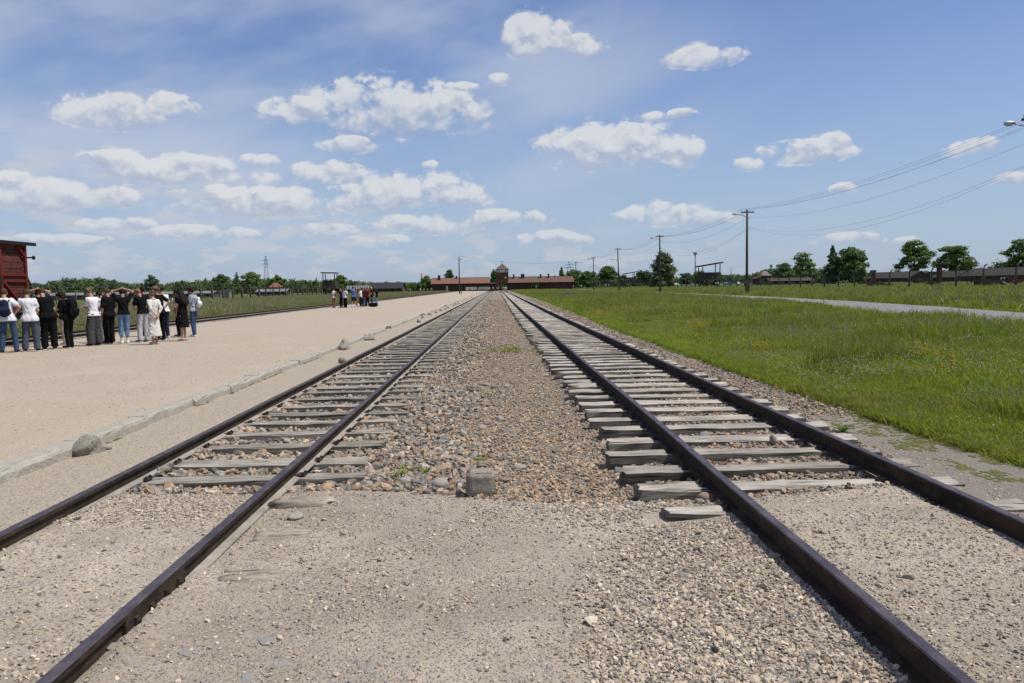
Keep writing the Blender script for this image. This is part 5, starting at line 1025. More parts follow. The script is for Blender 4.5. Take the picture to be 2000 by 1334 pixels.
def person(label, x, y, z, rz, H=1.75, pose=('down', 'down'), top='white', sleeve=.62, bottom='jeans', bk='trousers', hair='brown', hk='short', shoe='black', skin=0, bow=.45, lean=(0, 0), stance=.10, step=0.0, wide=1.0, baggy=.012, h=.014, group=None, hem=.86, crop=.07, seed=0, coll=False, faced=True):
    r = np.random.default_rng(seed + 1000); t = thing('person', label, 'person', (x, y, z), rz, group); s = H / 1.75; lx, ly = lean; A = np.array
    hip = [A([sx * .088, -.0, .92]) for sx in (-1, 1)]; ank = [A([sx * stance, sx * step, .085]) for sx in (-1, 1)]
    kn = [(hp + an) / 2 + A([0, .035, .02]) for hp, an in zip(hip, ank)]
    pel = A([0, 0, .95]); chest = A([lx * .6, ly * .6 - .005, 1.28]); nb = A([lx, ly, 1.475]); hc = nb + A([lx * .3, .045 + .085 * bow, .148 - .035 * bow]); sw = .165 * (.93 + .07 * wide)
    sh = [nb + A([sx * sw, -.005 + .0 * ly, -.065]) for sx in (-1, 1)]
    ca, sa = math.cos(bow * .95), math.sin(bow * .95); Mh = A([[1, 0, 0], [0, ca, sa], [0, -sa, ca]])          # head axes as columns: right, face, crown
    Mh = A([[1, 0, 0], [0, ca, sa], [0, -sa, ca]]); hl = lambda p: hc + A([p[0], p[1] * ca + p[2] * sa, -p[1] * sa + p[2] * ca])
    Mq = A([[1, 0, 0], [0, ca, -sa], [0, sa, ca]]).T
    arms = []
    for i, sx in enumerate((-1, 1)):
        tg, hn = POSE[pose[i]]; tg = A(tg) * A([sx, 1, 1]); 
        if pose[i] == 'head': tg = hc + A([sx * .06, -.03 - .02, .125])
        else: tg = tg + A([lx, ly, 0]) * .7
        d = tg - sh[i]; L1, L2 = .285, .255; dl = min(np.linalg.norm(d), L1 + L2 - .004); d /= np.linalg.norm(d); a_ = (L1 * L1 - L2 * L2 + dl * dl) / (2 * dl); hh = math.sqrt(max(L1 * L1 - a_ * a_, 0)); hv = A(hn, float) * A([sx, 1, 1]); hv -= d * (hv @ d); hv /= np.linalg.norm(hv); arms.append((sh[i], sh[i] + d * a_ + hv * hh, sh[i] + d * dl))
    W_ = wide; bare = bk in ('shorts', 'dress', 'skirt')
    legs = lambda e, e2: [q for i in (0, 1) for q in (cap(hip[i], kn[i], .078 * W_ + e, .055 + e), cap(kn[i], ank[i] + A([0, -.005, .0]), .05 + e, .036 + e2))]
    torso = lambda e: [cap(pel + A([-.055 * W_, 0, 0]), pel + A([.055 * W_, 0, 0]), .112 * (.8 + .2 * W_) + e, None, .82), cap(pel, chest, .128 * W_ + e, .138 * (.6 + .4 * W_) + e, .72), cap(sh[0] + A([.035, 0, -.02]), sh[1] + A([-.035, 0, -.02]), .068 + e, None, .9), cap(chest + A([-.06, 0, .06]), chest + A([.06, 0, .06]), .105 + e, None, .8)]
    body = torso(-.012) + legs(-.004, 0) + [cap(nb + A([0, -.01, -.03]), hl((0, -.02, -.06)), .052, .05), ell(hl((0, 0, .012)), (.076, .096, .108), Mq), cap(hl((0, .035, -.055)), hl((0, .045, -.07)), .046), cap(hl((0, .088, .0)), hl((0, .108, -.025)), .010, .014), ell(hl((-.077, -.008, -.005)), (.012, .022, .03), Mq), ell(hl((.077, -.008, -.005)), (.012, .022, .03), Mq)]
    for i, (S, E, W) in enumerate(arms):
        d = (W - E) / np.linalg.norm(W - E); body += [cap(S, E, .046, .037), cap(E, W, .037, .025), cap(W, W + d * .06, .024, .03, 1.0)]
    for i, sx in enumerate((-1, 1)): body += [cap(ank[i] + A([0, -.02, -.035]), ank[i] + A([sx * .02, .135, -.055]), .034, .026)]
    V, Q = solid(body, h, .022); b = MB(); b.add(V, [tuple(q) for q in Q])
    for i, (S, E, W) in enumerate(arms): fingers(b, W, E, .22 if pose[i] in ('down', 'hip', 'pocket', 'back') else .5, -1 if i else 1, s)
    def child(name, V, Q, m, sm=True):
        o = link(name, npmesh(name, V * s, Q, m, sm), t); return o
    me = b.mesh('body', SKIN[skin], True); 
    for v in me.vertices: v.co *= s
    link('body', me, t)
    # clothes
    if top:
        e = .014 + .004 * (W_ > 1.1); up = torso(e) + [cap(nb + A([0, -.01, -.05]), nb + A([0, 0, -.005]), .072, .064)]
        if hem > .8: up += [cap(pel + A([-.06 * W_, 0, -.07]), pel + A([.06 * W_, 0, -.07]), (.126 + baggy * .3) * W_ ** .5 + e, None, .88)]
        for (S, E, W) in arms:
            if sleeve <= 1: up += [cap(S, S + (E - S) * sleeve, .062 + e * .4, .058 + e * .3)]
            else: up += [cap(S, E, .06, .05), cap(E, E + (W - E) * min(1, sleeve - 1), .05, .037)]
        if bk == 'dress': hem_ = hem; up += [cap(pel, A([0, .0, .30]), .135 * W_, .235 * W_, .8)]
        cutz = hem if bk != 'dress' else hem
        nd = A([0, -.25, 1.0]) / 1.03; c0 = nb + A([0, 0, .012])
        cf = lambda P: np.maximum(cutz - P[..., 2], np.where(np.abs(P[..., 0] - nb[0]) < .10, (P - c0) @ nd, -1))
        V, Q = solid(up, h, .03, cf, .0075, seed); o = child('dress' if bk == 'dress' else 'shirt', V, Q, CL[top])
        if coll: q = MB(); q.tube([nb * s + A([math.cos(a) * .062, math.sin(a) * .06 - .012, .0 + .02 * math.sin(-a)]) * s for a in np.linspace(0, 6.28, 13)], .017, 5); q.build('collar', CL[top], o, True)
    if bk in ('trousers', 'shorts'):
        e = baggy; bt = [cap(pel + A([-.055 * W_, 0, -.01]), pel + A([.055 * W_, 0, -.01]), .115 * (.8 + .2 * W_) + .004, None, .86)]
        for i in (0, 1): bt += [cap(hip[i], kn[i], .083 * W_ + e * .6, .062 + e), cap(kn[i], ank[i] + A([0, -.01, -.02]), .060 + e, .046 + e * 1.15)]
        zc = .52 if bk == 'shorts' else crop; V, Q = solid(bt, h, .018, lambda P: np.maximum(P[..., 2] - 1.005, zc - P[..., 2]), .004 + .004 * (baggy > .03), seed + 5, 1.3); child('shorts' if bk == 'shorts' else 'trousers', V, Q, CL[bottom])
    # hair
    hb = [ell(hl((0, -.012, .024)), (.087, .106, .112), Mq)]; face = lambda P: (((P - hl((0, .05, -.01))) @ A([0, ca * .85 - sa * -.5, -sa * .85 - ca * .5])))
    fc = lambda P: np.minimum(face(P), 9)
    w = .004
    if hk == 'short': cutf = lambda P: np.maximum(fc(P), (hl((0, 0, -.06)) - P) @ A([0, sa, ca]))
    elif hk == 'messy': hb += [ell(hl((r.normal(0, .05), -.02 + r.normal(0, .05), .05 + r.normal(0, .025))), (.05, .05, .05)) for _ in range(9)]; w = .010; cutf = lambda P: np.maximum(fc(P), (hl((0, 0, -.055)) - P) @ A([0, sa, ca]))
    elif hk == 'bob': hb += [cap(hl((-.06, -.03, .03)), hl((-.065, -.02, -.10)), .045, .035), cap(hl((.06, -.03, .03)), hl((.065, -.02, -.10)), .045, .035), cap(hl((0, -.06, .02)), hl((0, -.06, -.10)), .06, .05)]; w = .007; cutf = fc
    elif hk == 'long': hb += [cap(hl((-.05, -.05, .02)), nb + A([-.09, -.13, -.16]), .06, .075), cap(hl((.05, -.05, .02)), nb + A([.09, -.13, -.16]), .06, .075), cap(hl((0, -.07, .02)), nb + A([0, -.15, -.26]), .07, .07)]; w = .012; cutf = fc
    elif hk == 'bun': hb += [ell(hl((0, -.10, .085)), (.052, .052, .048))]; w = .006; cutf = lambda P: np.maximum(fc(P), (hl((0, 0, -.065)) - P) @ A([0, sa, ca]))
    else: hb = [ell(hl((0, -.012, .022)), (.081, .101, .108), Mq)]; w = .0; cutf = lambda P: np.maximum(fc(P), (hl((0, 0, -.03)) - P) @ A([0, sa, ca]))
    V, Q = solid(hb, h * .85, .02, cutf, w, seed + 9, 1.6); child('hair', V, Q, HAIR[hair])
    # shoes
    for i, sx in enumerate((-1, 1)):
        a0 = ank[i]; pr = [cap(a0 + A([0, -.035, -.035]), a0 + A([sx * .022, .14, -.05]), .045, .036), cap(a0 + A([0, -.01, -.01]), a0 + A([0, 0, -.04]), .046, .05)]
        V, Q = solid(pr, h, .02, lambda P: np.maximum(.0 - P[..., 2], P[..., 2] - .105)); o = child('shoe', V, Q, {'black': M_shoeb, 'white': M_sole, 'grey': CL['grey'], 'sandal': CL['beige']}[shoe])
        if h < .02: q = MB(); q.box(((a0[0] + sx * .011) * s, (a0[1] + .05) * s, .011 * s), (.085 * s, .245 * s, .022 * s)); q.build('sole', M_sole if shoe != 'sandal' else CL['beige'], o)
        if crop > .15: q = MB(); q.tube([a0 * s + A([0, 0, -.01]), a0 * s + A([0, -.005, .10 * s])], .05 * s, 8); q.build('sock', M_sock, t)
    if faced:
        for sx in (-1, 1): q = MB(); q.ball(hl((sx * .031, .087, .015)) * s, .0105 * s); q.build('eye', M_eye, t)
        q = MB(); q.ball(hl((0, .089, -.055)) * s, (.024 * s, .008 * s, .007 * s)); q.build('mouth', M_lip, t)
    t['_a'] = 0; del t['_a']
    return t, dict(nb=nb * s, chest=chest * s, pel=pel * s, arms=[[p * s for p in a] for a in arms], s=s, hc=hc * s)
def backpack(label, who, info, m, w=.30, hh=.44, dp=.17):
    t, f = who; s = f['s']; Mw = Matrix.Translation(t.location) @ Matrix.Rotation(t.rotation_euler[2], 4, 'Z'); c = f['chest'] + np.array([0, -.205 * s, -.06])
    p = Mw @ Vector(c); b = thing('backpack', label, 'backpack', p, t.rotation_euler[2]); V, Q = solid([cap((0, 0, -hh * .30), (0, 0, hh * .28), w * .5, w * .42, dp / w), cap((-w * .2, -.02, -hh * .3), (w * .2, -.02, -hh * .3), w * .3, None, dp / w)], .016, .04, None, .004, 3)
    link('bag', npmesh('bag', V, Q, m, True), b); V, Q = solid([cap((-.05, -dp * .45, -hh * .16), (.05, -dp * .45, -hh * .16), .085, None, .5)], .016, .03); link('pocket', npmesh('pocket', V, Q, m, True), b)
    for sx in (-1, 1):
        P = [(sx * .09, .06, hh * .36), (sx * .105, .13, hh * .50), (sx * .11, .22, hh * .48), (sx * .115, .315, hh * .2), (sx * .13, .27, -hh * .15), (sx * .13, .1, -hh * .38)]; q = MB(); q.tube(P, .018, 5); q.build('strap', m, b, True)
    q = MB(); q.tube([(-.03, .02, hh * .46), (0, .02, hh * .54), (.03, .02, hh * .46)], .01, 5); q.build('handle', m, b, True); return b
PZ = PLZ
def gp(px, py): return g(px, py, PZ)
AW = R(27)                                        # facing away from the camera, seen from the path
LF = R(90)                                        # facing the siding, to the left
def P(label, px, py, rz, **k):
    x, y = gp(px, py); return person(label, x, y, float(platz(x, y)) + .002, rz, **k)
p1 = P('person in white T-shirt and jeans wearing a navy backpack at the left edge', 19, 690, AW - .1, H=1.82, pose=('down', 'hip'), top='white', bottom='jeans', hair='brown', bow=.35, stance=.17, lean=(-.06, .05), seed=1)
backpack('small navy backpack on the back of the person at the left edge', p1, None, CL['navy'], .27, .42, .14)
P('person in plain white T-shirt and grey blue jeans standing with feet apart', 62, 687, AW - .05, H=1.80, pose=('front', 'front'), top='white', bottom='greyjeans', hair='brown', bow=.4, stance=.15, lean=(-.04, .04), baggy=.03, hem=.84, wide=1.1, seed=2)
P('person in navy shirt half hidden, one raised elbow, hands on head, near the wagon', 80, 677, AW, H=1.80, pose=('head', 'head'), top='navy', bottom='navy', hair='dark', bow=.3, seed=3, stance=.11)
P('person in pale patterned trousers mostly hidden behind the broad man in black', 88, 671, LF, H=1.66, pose=('front', 'front'), top='navy', bottom='pink', hair='brown', hk='bob', shoe='white', seed=4, stance=.07)
P('broad person in black T-shirt and black cargo trousers with left hand on hip', 98, 683, AW + .12, H=1.84, pose=('hip', 'down'), top='black', bottom='black', hair='brown', bow=.55, stance=.12, lean=(-.09, .07), wide=1.25, baggy=.035, hem=.88, seed=5)
p6 = P('person in black hooded top with black backpack and dark bobbed hair, head bowed', 137, 680, LF - .15, H=1.72, pose=('front', 'front'), top='black', sleeve=1.9, bottom='black', hair='dark', hk='bob', bow=.85, stance=.08, lean=(0, .06), seed=6, coll=True)
backpack('bulky black backpack on the person in the black hooded top', p6, None, CL['black'], .33, .50, .22)
P('person in pale beige trousers and white shoes hidden behind the black backpack', 128, 674, LF, H=1.70, pose=('front', 'front'), top='black', bottom='beige', hair='dark', bow=.6, shoe='white', seed=7, stance=.06, step=.04)
P('person with tousled light brown hair in white T-shirt and wide dark grey trousers', 186, 675, LF - .35, H=1.80, pose=('cross', 'cross'), top='white', bottom='charcoal', hair='light', hk='messy', bow=.75, stance=.14, lean=(0, .04), baggy=.06, hem=.9, seed=8)
p9 = P('person in white shirt and wide grey trousers hidden behind the person in white T-shirt', 203, 669, LF, H=1.72, pose=('front', 'front'), top='white', bottom='grey', hair='dark', bow=.5, baggy=.06, seed=9, stance=.1)
backpack('dark bag worn by the person hidden behind the tousled hair', p9, None, CL['navy'], .26, .38, .14)
P('heavier person in loose black T-shirt and black trousers, arm hanging down', 215, 671, LF - .45, H=1.80, pose=('down', 'down'), top='black', bottom='black', hair='brown', hk='crop', bow=.3, stance=.09, wide=1.22, baggy=.03, sleeve=.85, hem=.84, seed=10)
P('person in black top and light blue cropped jeans holding both hands on head', 244, 672, AW + .05, H=1.78, pose=('head', 'head'), top='black', bottom='lightjeans', hair='dark', bow=.45, shoe='white', crop=.26, stance=.08, skin=1, hem=.93, seed=11)
P('ginger haired person in black T-shirt and light grey joggers, head bowed', 281, 668, LF - .5, H=1.78, pose=('front', 'front'), top='black', bottom='lightgrey', hair='ginger', bow=.55, shoe='grey', stance=.13, lean=(-.03, .04), baggy=.025, hem=.92, seed=12)
P('dark haired person in black shirt behind the ginger haired person', 284, 657, LF - .4, H=1.86, pose=('down', 'down'), top='black', bottom='black', hair='dark', bow=.2, seed=13, skin=1)
P('person in long cream shirt dress with hair in a bun, hands behind back', 303, 673, LF - .62, H=1.68, pose=('back', 'back'), top='cream', sleeve=1.55, bk='dress', hair='light', hk='bun', bow=.35, shoe='sandal', stance=.06, hem=.27, seed=14, coll=True, wide=1.0)
P('brown haired person in black top just behind the cream dress', 315, 665, LF - .5, H=1.84, pose=('cross', 'hip'), top='black', bottom='black', hair='light', hk='messy', bow=.3, seed=15, lean=(-.05, .03))
P('curly haired person in white T-shirt and navy trousers right of the cream dress', 324, 661, LF - .35, H=1.84, pose=('front', 'front'), top='white', bottom='navy', hair='brown', hk='messy', bow=.5, shoe='white', seed=16, lean=(.0, .05), hem=.9)
p17 = P('person in long black dress with long curly dark hair holding a bottle', 360, 666, LF - .25, H=1.73, pose=('phone', 'phone'), top='black', sleeve=.35, bk='dress', hair='dark', hk='long', bow=.5, shoe='sandal', stance=.07, hem=.46, seed=17, skin=0, lean=(0, .03), wide=1.05)
P('person in dark trousers hidden behind the black dress, one hand reaching down', 352, 657, LF, H=1.74, pose=('down', 'point'), top='black', bottom='black', hair='dark', bow=.4, seed=18, skin=2, sleeve=.5)
p19 = P('person in grey blue T-shirt and jeans, rightmost of the near group', 380, 658, LF - .1, H=1.80, pose=('front', 'front'), top='greyblue', bottom='jeans', hair='dark', hk='messy', bow=.15, shoe='white', stance=.11, step=.05, skin=1, seed=19, hem=.9)
backpack('small white bag on the back of the person in the grey blue T-shirt', p19, None, CL['white'], .2, .34, .1)
t, f = p17; hand = f['arms'][1][2]; Mw = Matrix.Translation(t.location) @ Matrix.Rotation(t.rotation_euler[2], 4, 'Z'); p = Mw @ Vector(hand + np.array([-.06, .09, .0])); b = thing('water_bottle', 'pale blue bottle held up by the person in the black dress', 'bottle', p)
q = MB(); q.tube([(0, 0, -.06), (0, 0, .11), (0, 0, .14), (0, 0, .17)], [.034, .034, .016, .015], 10); q.build('bottle', mat('pale_plastic', (.45, .6, .68), .3), b, True); q = MB(); q.tube([(0, 0, .17), (0, 0, .19)], .017, 8); q.build('cap', M_sole, b)
# second group farther along the platform
def P2(label, px, py, rz, **k): return P(label, px, py, rz, h=.024, faced=False, **k)
q1 = P2('person in white T-shirt and brown trousers at the left of the far group', 653, 601, LF - .3, top='white', bottom='brown', hair='dark', pose=('front', 'front'), seed=31, skin=1)
backpack('dark brown bag on the person in brown trousers in the far group', q1, None, CL['brown'], .26, .42, .15)
P2('person in navy shirt and cap with dark trousers in the far group', 667, 601, LF - .6, top='navy', bottom='black', hair='light', hk='crop', pose=('front', 'hip'), seed=32, H=1.76)
q3 = P2('person in white T-shirt with a dark strap across and dark trousers in the far group', 675, 601, R(150), top='white', bottom='black', hair='dark', pose=('down', 'front'), seed=33, wide=1.15, baggy=.03, skin=1)
P2('person in blue shirt and black shorts with bare legs in the far group', 691.5, 601, AW, top='blue', bottom='black', bk='shorts', hair='brown', pose=('front', 'front'), shoe='white', crop=.2, seed=34, H=1.86, wide=1.1, stance=.16)
P2('person in dark red half hidden by the blue shirt', 697, 598.5, LF, top='red', bottom='brown', hair='dark', seed=35, H=1.7)
P2('person in loose white shirt and black trousers in the far group', 705, 599.5, LF - .2, top='white', bottom='black', hair='light', hk='bob', shoe='white', pose=('front', 'front'), seed=36, baggy=.03, hem=.8, H=1.72)
P2('person in black beside the loose white shirt', 709.5, 599, LF, top='black', bottom='black', hair='dark', seed=37, H=1.74)
P2('person in dark red top and light jeans in the far group', 714, 598.5, LF - .5, top='red', bottom='lightjeans', hair='brown', hk='long', pose=('front', 'down'), seed=38, H=1.7)
P2('person in dark red top and black trousers in the far group', 718.5, 598.5, R(160), top='red', bottom='black', hair='dark', pose=('hip', 'down'), seed=39, H=1.74)
P2('person in black T-shirt and blue jeans with pale hat in the far group', 727, 598, LF, top='black', bottom='jeans', hair='blond', hk='messy', pose=('front', 'front'), seed=40, H=1.82, wide=1.2)
P2('long haired person in black top and blue jeans at the right of the far group', 736.5, 597.5, LF - .2, top='black', bottom='lightjeans', hair='dark', hk='long', pose=('front', 'hip'), seed=41, H=1.70)
x, y = gp(729, 599.5); b = thing('suitcase', 'black bag standing on the platform at the feet of the far group', 'bag', (x, y, PLZ), R(20)); V, Q = solid([cap((-.2, 0, .2), (.2, 0, .2), .2, None, .7)], .02, .02, lambda P_: -P_[..., 2], .004); link('bag', npmesh('bag', V, Q, CL['black'], True), b); q = MB(); q.tube([(-.15, 0, .38), (-.1, 0, .52), (.1, 0, .52), (.15, 0, .38)], .015, 5); q.build('handle', CL['black'], b)
# tiny visitors by the gatehouse and in the right field: one figure of each kind, then copies with the same parts
def copy_tree(o, parent=None):
    c = o.copy(); COL.objects.link(c); c.parent = parent
    for ch in list(o.children): copy_tree(ch, c)
    return c
crowds = [([(963, 0), (967, 1), (970.5, 0), (974, 2), (977, 1), (981, 0), (984, 2), (986.5, 0), (989, 0), (956, 0)], 338, 'visitors crowding at the gatehouse rail arch'),
          ([(1038, 0), (1042, 0), (1045, 1), (1047, 0), (1050, 2), (1053, 0)], 341, 'visitors at the side passage of the gatehouse'),
          ([(801, 0), (812, 1), (821, 0), (828, 0), (835, 2), (843, 0), (912, 0), (917, 1), (922, 0), (934, 2), (942, 1)], 334, 'visitors in front of the left gatehouse wing'),
          ([(1120, 0), (1135, 0), (1172, 0), (1178, 1), (1183, 0), (1189, 0)], 350, 'visitors right of the gatehouse'),
          ([(1955, 0), (1958, 1), (1961, 0), (1964, 0), (1967, 2), (1970, 0), (1973, 0), (1981, 0), (1984, 0)], 290, 'visitors in front of the second long hut'),
          ([(1318, 0), (1330, 1), (1640, 0), (1648, 2), (1655, 0), (1374, 0), (1391, 1), (1398, 0)], 300, 'visitors scattered beyond the right fence')]
protos = {}
for spots, Y, grp in crowds:
    seen = {}
    for px_, kd in sorted(spots):
        yy = Y + rng.uniform(-4, 4); xx = xat(px_, yy); zz = tz(xx, yy) if abs(xx) > 5 else .0; seen[kd] = seen.get(kd, 0) + 1
        tp = ('white top', 'dark clothes', 'grey top')[kd]; lab = 'tiny figure in %s %s, %s such from left' % (tp, grp[grp.index(' ') + 1:].replace('crowding ', ''), ORD[seen[kd] - 1])
        if kd not in protos:
            protos[kd], _ = person(lab, xx, yy, zz, rng.uniform(0, 6), top=('white', 'black', 'lightgrey')[kd], bottom=('jeans', 'black', 'greyjeans')[kd], hair='brown', h=.045, seed=60 + kd, group=grp, faced=False); o = protos[kd]
        else: o = copy_tree(protos[kd]); o.location = (xx, yy, zz); o.rotation_euler[2] = rng.uniform(0, 6)
        o['label'] = lab; o['group'] = grp
# ------------------------------------------------------------------ grass, flowers and weeds
def blades(seed, n, hgt, spread, w=.006, seedhead=0.0, lean=.35, curve=.5):
    r = np.random.default_rng(seed); V = []; F = []; mi = []
    for k in range(n):
        a = r.uniform(0, 6.28); rr = spread * r.random() ** .6; x, y = rr * math.cos(a), rr * math.sin(a); h = hgt * r.uniform(.45, 1.1); th = r.uniform(0, 6.28); ld = r.normal(0, lean, 2); ww = w * r.uniform(.7, 1.3)
        dx, dy = math.cos(th) * ww, math.sin(th) * ww; b = len(V); sh = r.random() < seedhead
        for t, wf in ((0, 1), (.45, .85), (.8, .5)):
            cx = x + ld[0] * h * (t * (1 - curve) + curve * t * t); cy = y + ld[1] * h * (t * (1 - curve) + curve * t * t); cz = h * t * (1 - .12 * t); 
            if sh: wf *= .45
            V += [(cx - dx * wf, cy - dy * wf, cz), (cx + dx * wf, cy + dy * wf, cz)]
        cx, cy, cz = x + ld[0] * h, y + ld[1] * h, h * .86; V.append((cx, cy, cz)); F += [(b, b + 1, b + 3, b + 2), (b + 2, b + 3, b + 5, b + 4), (b + 4, b + 5, b + 6)]; mi += [1 if sh else 0] * 3
        if sh:
            e = len(V); V += [(cx - dx * 1.4, cy - dy * 1.4, cz * .86), (cx + dx * 1.4, cy + dy * 1.4, cz * .86), (cx + dx * .6, cy + dy * .6, cz * 1.04), (cx - dx * .6, cy - dy * .6, cz * 1.04)]; F.append((e, e + 1, e + 2, e + 3)); mi.append(1)
    return V, F, mi
GR = [(.10, .175, .010), (.15, .25, .013), (.205, .315, .016), (.26, .36, .022), (.335, .38, .035), (.39, .36, .06), (.165, .275, .012)]
M_gr = tint_mat('grass_blade', GR, .65, .4, ((.22, .20, .05), .30, .6)); M_grl = tint_mat('meadow_blade', [(.10, .165, .02), (.14, .21, .028), (.17, .235, .04), (.21, .25, .06), (.25, .25, .09)], .7, .4, ((.25, .24, .09), .12, .5))
M_seed = tint_mat('seed_head', [(.30, .26, .14), (.36, .32, .18), (.26, .23, .12), (.31, .29, .18)], .9, .2)
def clumps(name, seed0, n, hgt, spread, w, sh, m, k=6, lean=.35):
    out = []
    for i in range(k): V, F, mi = blades(seed0 + i, n, hgt, spread, w, sh, lean); out.append(npmesh(name, V, F, [m, M_seed], False, mi))
    return out
def sow(name, label, x, y, z, src, smin, smax, tilt=.12, zs=None):
    n = len(x); s = rng.uniform(smin, smax, n); sc = np.stack([s, s, s * (rng.uniform(.8, 1.25, n) if zs is None else zs)], 1)
    return scatter(name, np.stack([x, y, z], 1), np.stack([rng.normal(0, tilt, n), rng.normal(0, tilt, n), rng.uniform(0, 6.28, n)], 1), sc, rng.random(n), rng.integers(0, len(src), n), src, label)
onroad = lambda x, y, p=0.0: np.abs(x - roadc(y)) < 2.55 - p
# short turf along the right track edge and the bank
x = 4.6 + 9.5 * rng.random(90000) ** 1.3; u = rng.random(90000); y = 4.5 * (60 / 4.5) ** u
k = (x > edge_x(y) + .02 + .2 * rng.random(len(x)) ** 3) & ~onroad(x, y); x, y = x[k], y[k]
dist = smooth(8, 40, y)
sow('grass', 'green grass of the bank between the right track and the grey road', x, y, terr(x, y) - .01, clumps('turf', 800, 30, .105, .11, .0048, .03, M_gr, 7, .55), .75, 1.25, zs=rng.uniform(.7, 1.3, len(x)) * (.85 + .8 * smooth(.3, 5, x - edge_x(y)) + .4 * (fbm(x, y, 2.5, 75) - .5)))
# taller growth further up the bank and over to the fence
x = 5.2 + 33 * rng.random(60000) ** 1.2; u = rng.random(60000); y = 5 * (170 / 5) ** u
k = (x > edge_x(y) + 1.3) & (fbm(x, y, 3, 73) > .40 - .4 * smooth(2, 8, x - edge_x(y))) & ~onroad(x, y, .15) & (x < y * 1.0 + 9); x, y = x[k], y[k]
ht = (.55 + 1.5 * smooth(.35, .7, fbm(x, y, 2.6, 81)) + .3 * fbm(x, y, .8, 82)) * (1 + .25 * smooth(40, 120, y)); ht *= (1 - .35 * np.exp(-((x - roadc(y) + 3.6) / 1.6) ** 2)) * .95 + .35 * np.exp(-((x - roadc(y) + 3.3) / 1.1) ** 2) * smooth(.35, .65, fbm(x, y, 1.6, 83))
sow('grass', 'tall rough grass beside the grey road on the right', x, y, terr(x, y) - .02, clumps('tall_grass', 820, 22, .235, .20, .007, .15, M_gr, 7, .45), .8, 1.35, zs=ht)
x = rng.uniform(18, 150, 34000); y = 22 * (330 / 22) ** rng.random(34000); k = ~onroad(x, y) & (x < y * .95 + 12) & (x > roadc(y) + 3.0); x, y = x[k], y[k]
sow('grass', 'seeding meadow grass of the far right field', x, y, terr(x, y) - .02, clumps('field_grass', 840, 22, .30, .5, .02, .2, M_gr, 6), .9, 1.9, zs=rng.uniform(.8, 1.3, len(x)))
x = rng.uniform(4.8, 28, 20000); y = 45 * (345 / 45) ** rng.random(20000); k = (x > edge_x(y) + .2) & ~onroad(x, y); x, y = x[k], y[k]
sow('grass', 'meadow grass along the far part of the right track', x, y, terr(x, y) - .02, clumps('field_grass', 850, 22, .22, .4, .016, .14, M_gr, 6), .8, 1.6, zs=rng.uniform(.7, 1.2, len(x)))
# left meadow
x = -18.6 - 46 * rng.random(60000) ** 1.1; y = 22 * (330 / 22) ** rng.random(60000); k = (x > -y * .75 - 8); x, y = x[k], y[k]
sow('grass', 'tall seeding meadow grass beyond the siding on the left', x, y, terr(x, y) - .02, clumps('meadow_grass', 860, 24, .46, .30, .011, .30, M_grl, 7), .8, 1.5, zs=rng.uniform(.75, 1.25, len(x)))
x = rng.uniform(-19.2, -17.9, 5000); y = 20 * (200 / 20) ** rng.random(5000); k = np.abs(x + 17.75) > .12; x, y = x[k], y[k]
sow('grass', 'grass growing through the siding track', x, y, np.zeros(len(x)) - .02, clumps('siding_grass', 880, 20, .22, .15, .007, .1, M_grl, 4), .7, 1.3)
# white clover, yellow and blue flowers
def flower(seed, n, h, r_, m, sp): 
    r = np.random.default_rng(seed); b = MB()
    for k in range(n): p = r.normal(0, sp, 2); hh = h * r.uniform(.7, 1.1); b.ball((p[0], p[1], hh), (r_, r_, r_ * .8), 0, 5, 3)
    return b.mesh('flower_heads', m)
M_fw = tint_mat('white_flower', [(.46, .43, .30), (.38, .33, .24), (.52, .50, .40)]); M_fy = tint_mat('yellow_flower', [(.42, .33, .03), (.36, .30, .04)]); M_fb = tint_mat('blue_flower', [(.09, .12, .22), (.12, .14, .24)]); M_fg = tint_mat('pale_green_flower', [(.20, .25, .07), (.26, .29, .10)])
x = rng.uniform(4.9, 13, 5200); y = 5.5 * (45 / 5.5) ** rng.random(5200); k = (fbm(x, y, 2.2, 91) > .46) & (x > edge_x(y) + .15) & ~onroad(x, y); x, y = x[k], y[k]
sow('clover_flowers', 'small white clover heads dotted through the right bank', x, y, terr(x, y), [flower(900 + i, 3, .19, .0095, M_fw, .12) for i in range(4)], .8, 1.3)
def patch(name, label, cx, cy, rx, ry, n, src, s0=.8, s1=1.3, left=False):
    x = cx + rng.normal(0, rx, n); y = cy + rng.normal(0, ry, n); k = x > edge_x(y) + .1; x, y = x[k], y[k]; return sow(name, label, x, y, terr(x, y), src, s0, s1)
FY = [flower(920 + i, 7, .32, .017, M_fy, .10) for i in range(3)]; FB = [flower(930 + i, 8, .42, .03, M_fb, .2) for i in range(3)]; FG = [flower(940 + i, 16, .24, .008, M_fg, .09) for i in range(3)]
for (px_, py_, sp, n) in ((1135, 614, 1.0, 150), (1155, 624, .5, 60), (1365, 642, .35, 26), (1470, 678, .3, 8), (1838, 705, .25, 12), (1233, 607, 1.6, 50), (1840, 730, .2, 4)):
    X_, Y_ = g(px_, py_, .35); patch('yellow_flowers', 'patch of small yellow flowers in the right meadow', X_, Y_, sp * .5, sp * 1.6, n, FY)
for (px_, py_, sp, n) in ((1108, 579, .6, 34), (1085, 580, .8, 12), (1150, 582, .8, 12)):
    X_, Y_ = g(px_, py_, .35); patch('blue_flowers', 'drift of blue cornflowers in the far right meadow', X_, Y_, sp, sp * 4, n, FB)
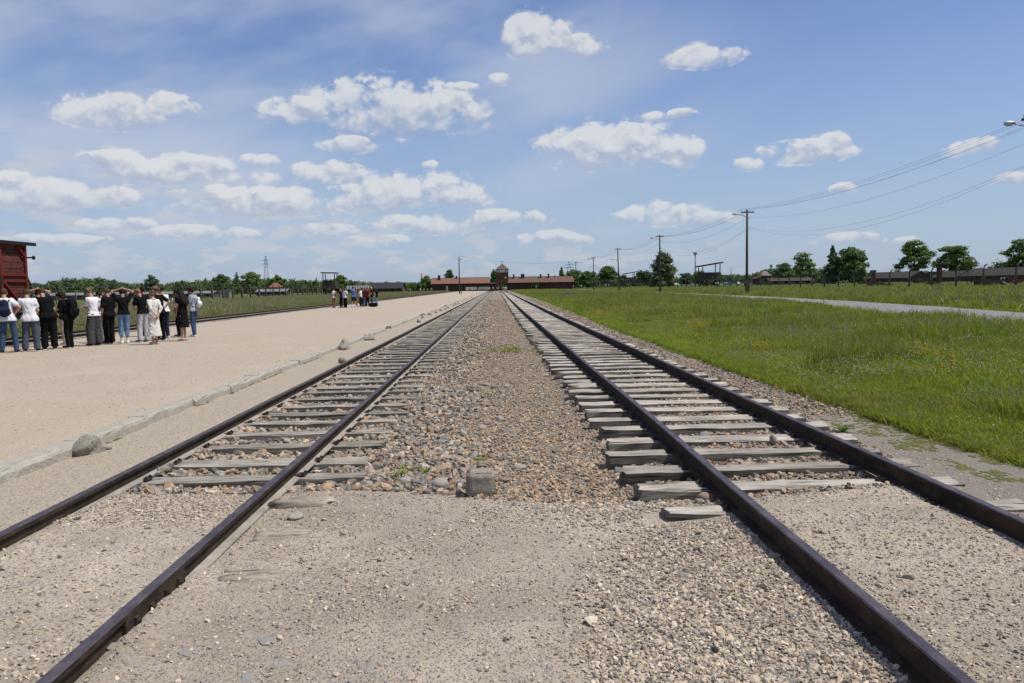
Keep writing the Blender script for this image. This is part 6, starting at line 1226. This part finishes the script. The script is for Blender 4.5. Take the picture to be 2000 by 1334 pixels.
for (px_, py_, sp, n) in ((1520, 655, .5, 90), (1600, 665, .5, 60), (1960, 775, .25, 40), (1910, 640, .6, 60), (1395, 690, .4, 60), (1440, 698, .4, 60)):
    X_, Y_ = g(px_, py_, .3); patch('bedstraw', 'pale green flowering weeds in the right bank', X_, Y_, sp, sp * 1.5, n, FG)
# weeds and moss in the ballast and along the kerb
x = np.concatenate([rng.normal(-.95, .15, 12), rng.normal(-.55, .3, 5), rng.normal(.25, .5, 90)]); y = np.concatenate([rng.normal(7.55, .18, 12), rng.normal(8.0, .4, 5), rng.normal(22.0, .6, 90)])
sow('weeds', 'tufts of small weeds in the ballast', x, y, grav(x, y) + .01, clumps('weed', 890, 14, .055, .05, .006, 0, M_gr, 3, .8), .7, 1.4)
M_moss = tint_mat('moss', [(.10, .11, .03), (.14, .13, .045), (.075, .09, .02)], 1.0); y = rng.uniform(6, 22, 420); k = fbm(y * 0, y, 1.0, 97) > .52; y = y[k]; x = -4.555 + np.abs(rng.normal(0, .02, len(y)))
mo = rock_mesh('moss_tuft', 3, 1, .5, .3, M_moss, True); s_ = rng.uniform(.012, .03, len(x))
scatter('moss', np.stack([x, y, grav(x, y) + .002], 1), np.zeros((len(x), 3)), np.stack([s_, s_ * 1.8, s_ * .5], 1), rng.random(len(x)), np.zeros(len(x), int), [mo], 'yellow green moss along the foot of the platform kerb')
n = 2600; y = 5.2 * (11 / 5.2) ** rng.random(n); x = edge_x(y) - .62 * rng.random(n) ** 1.6 + .05; k = fbm(x, y, .35, 99) > .5; x, y = x[k], y[k]; s_ = rng.uniform(.012, .035, len(x))
scatter('moss', np.stack([x, y, grav(x, y) + .001], 1), np.zeros((len(x), 3)), np.stack([s_, s_ * 1.3, s_ * .22], 1), rng.random(len(x)), np.zeros(len(x), int), [mo], 'moss and low weeds on the dirt in front of the grass edge')
t = thing('weed_plant', 'small leafy green weed by a right track sleeper end', 'weed', (3.98, 9.05, float(grav(3.98, 9.05)))); V = []; F = []
for k in range(9):
    a = k * .7 + .2; c, s_ = math.cos(a), math.sin(a); b_ = len(V); L_ = .11 + .04 * (k % 3)
    for tt, w, zz in ((0, .006, 0), (.4, .022, .05), (.75, .018, .075), (1, .002, .06)): V += [(c * L_ * tt - s_ * w, s_ * L_ * tt + c * w, zz), (c * L_ * tt + s_ * w, s_ * L_ * tt - c * w, zz)]
    for j in range(3): F.append((b_ + 2 * j, b_ + 2 * j + 1, b_ + 2 * j + 3, b_ + 2 * j + 2))
link('leaves', npmesh('leaves', V, F, mat('weed_leaf', (.06, .11, .02), .6, (.09, .15, .03), 20, trans=.2)), t)
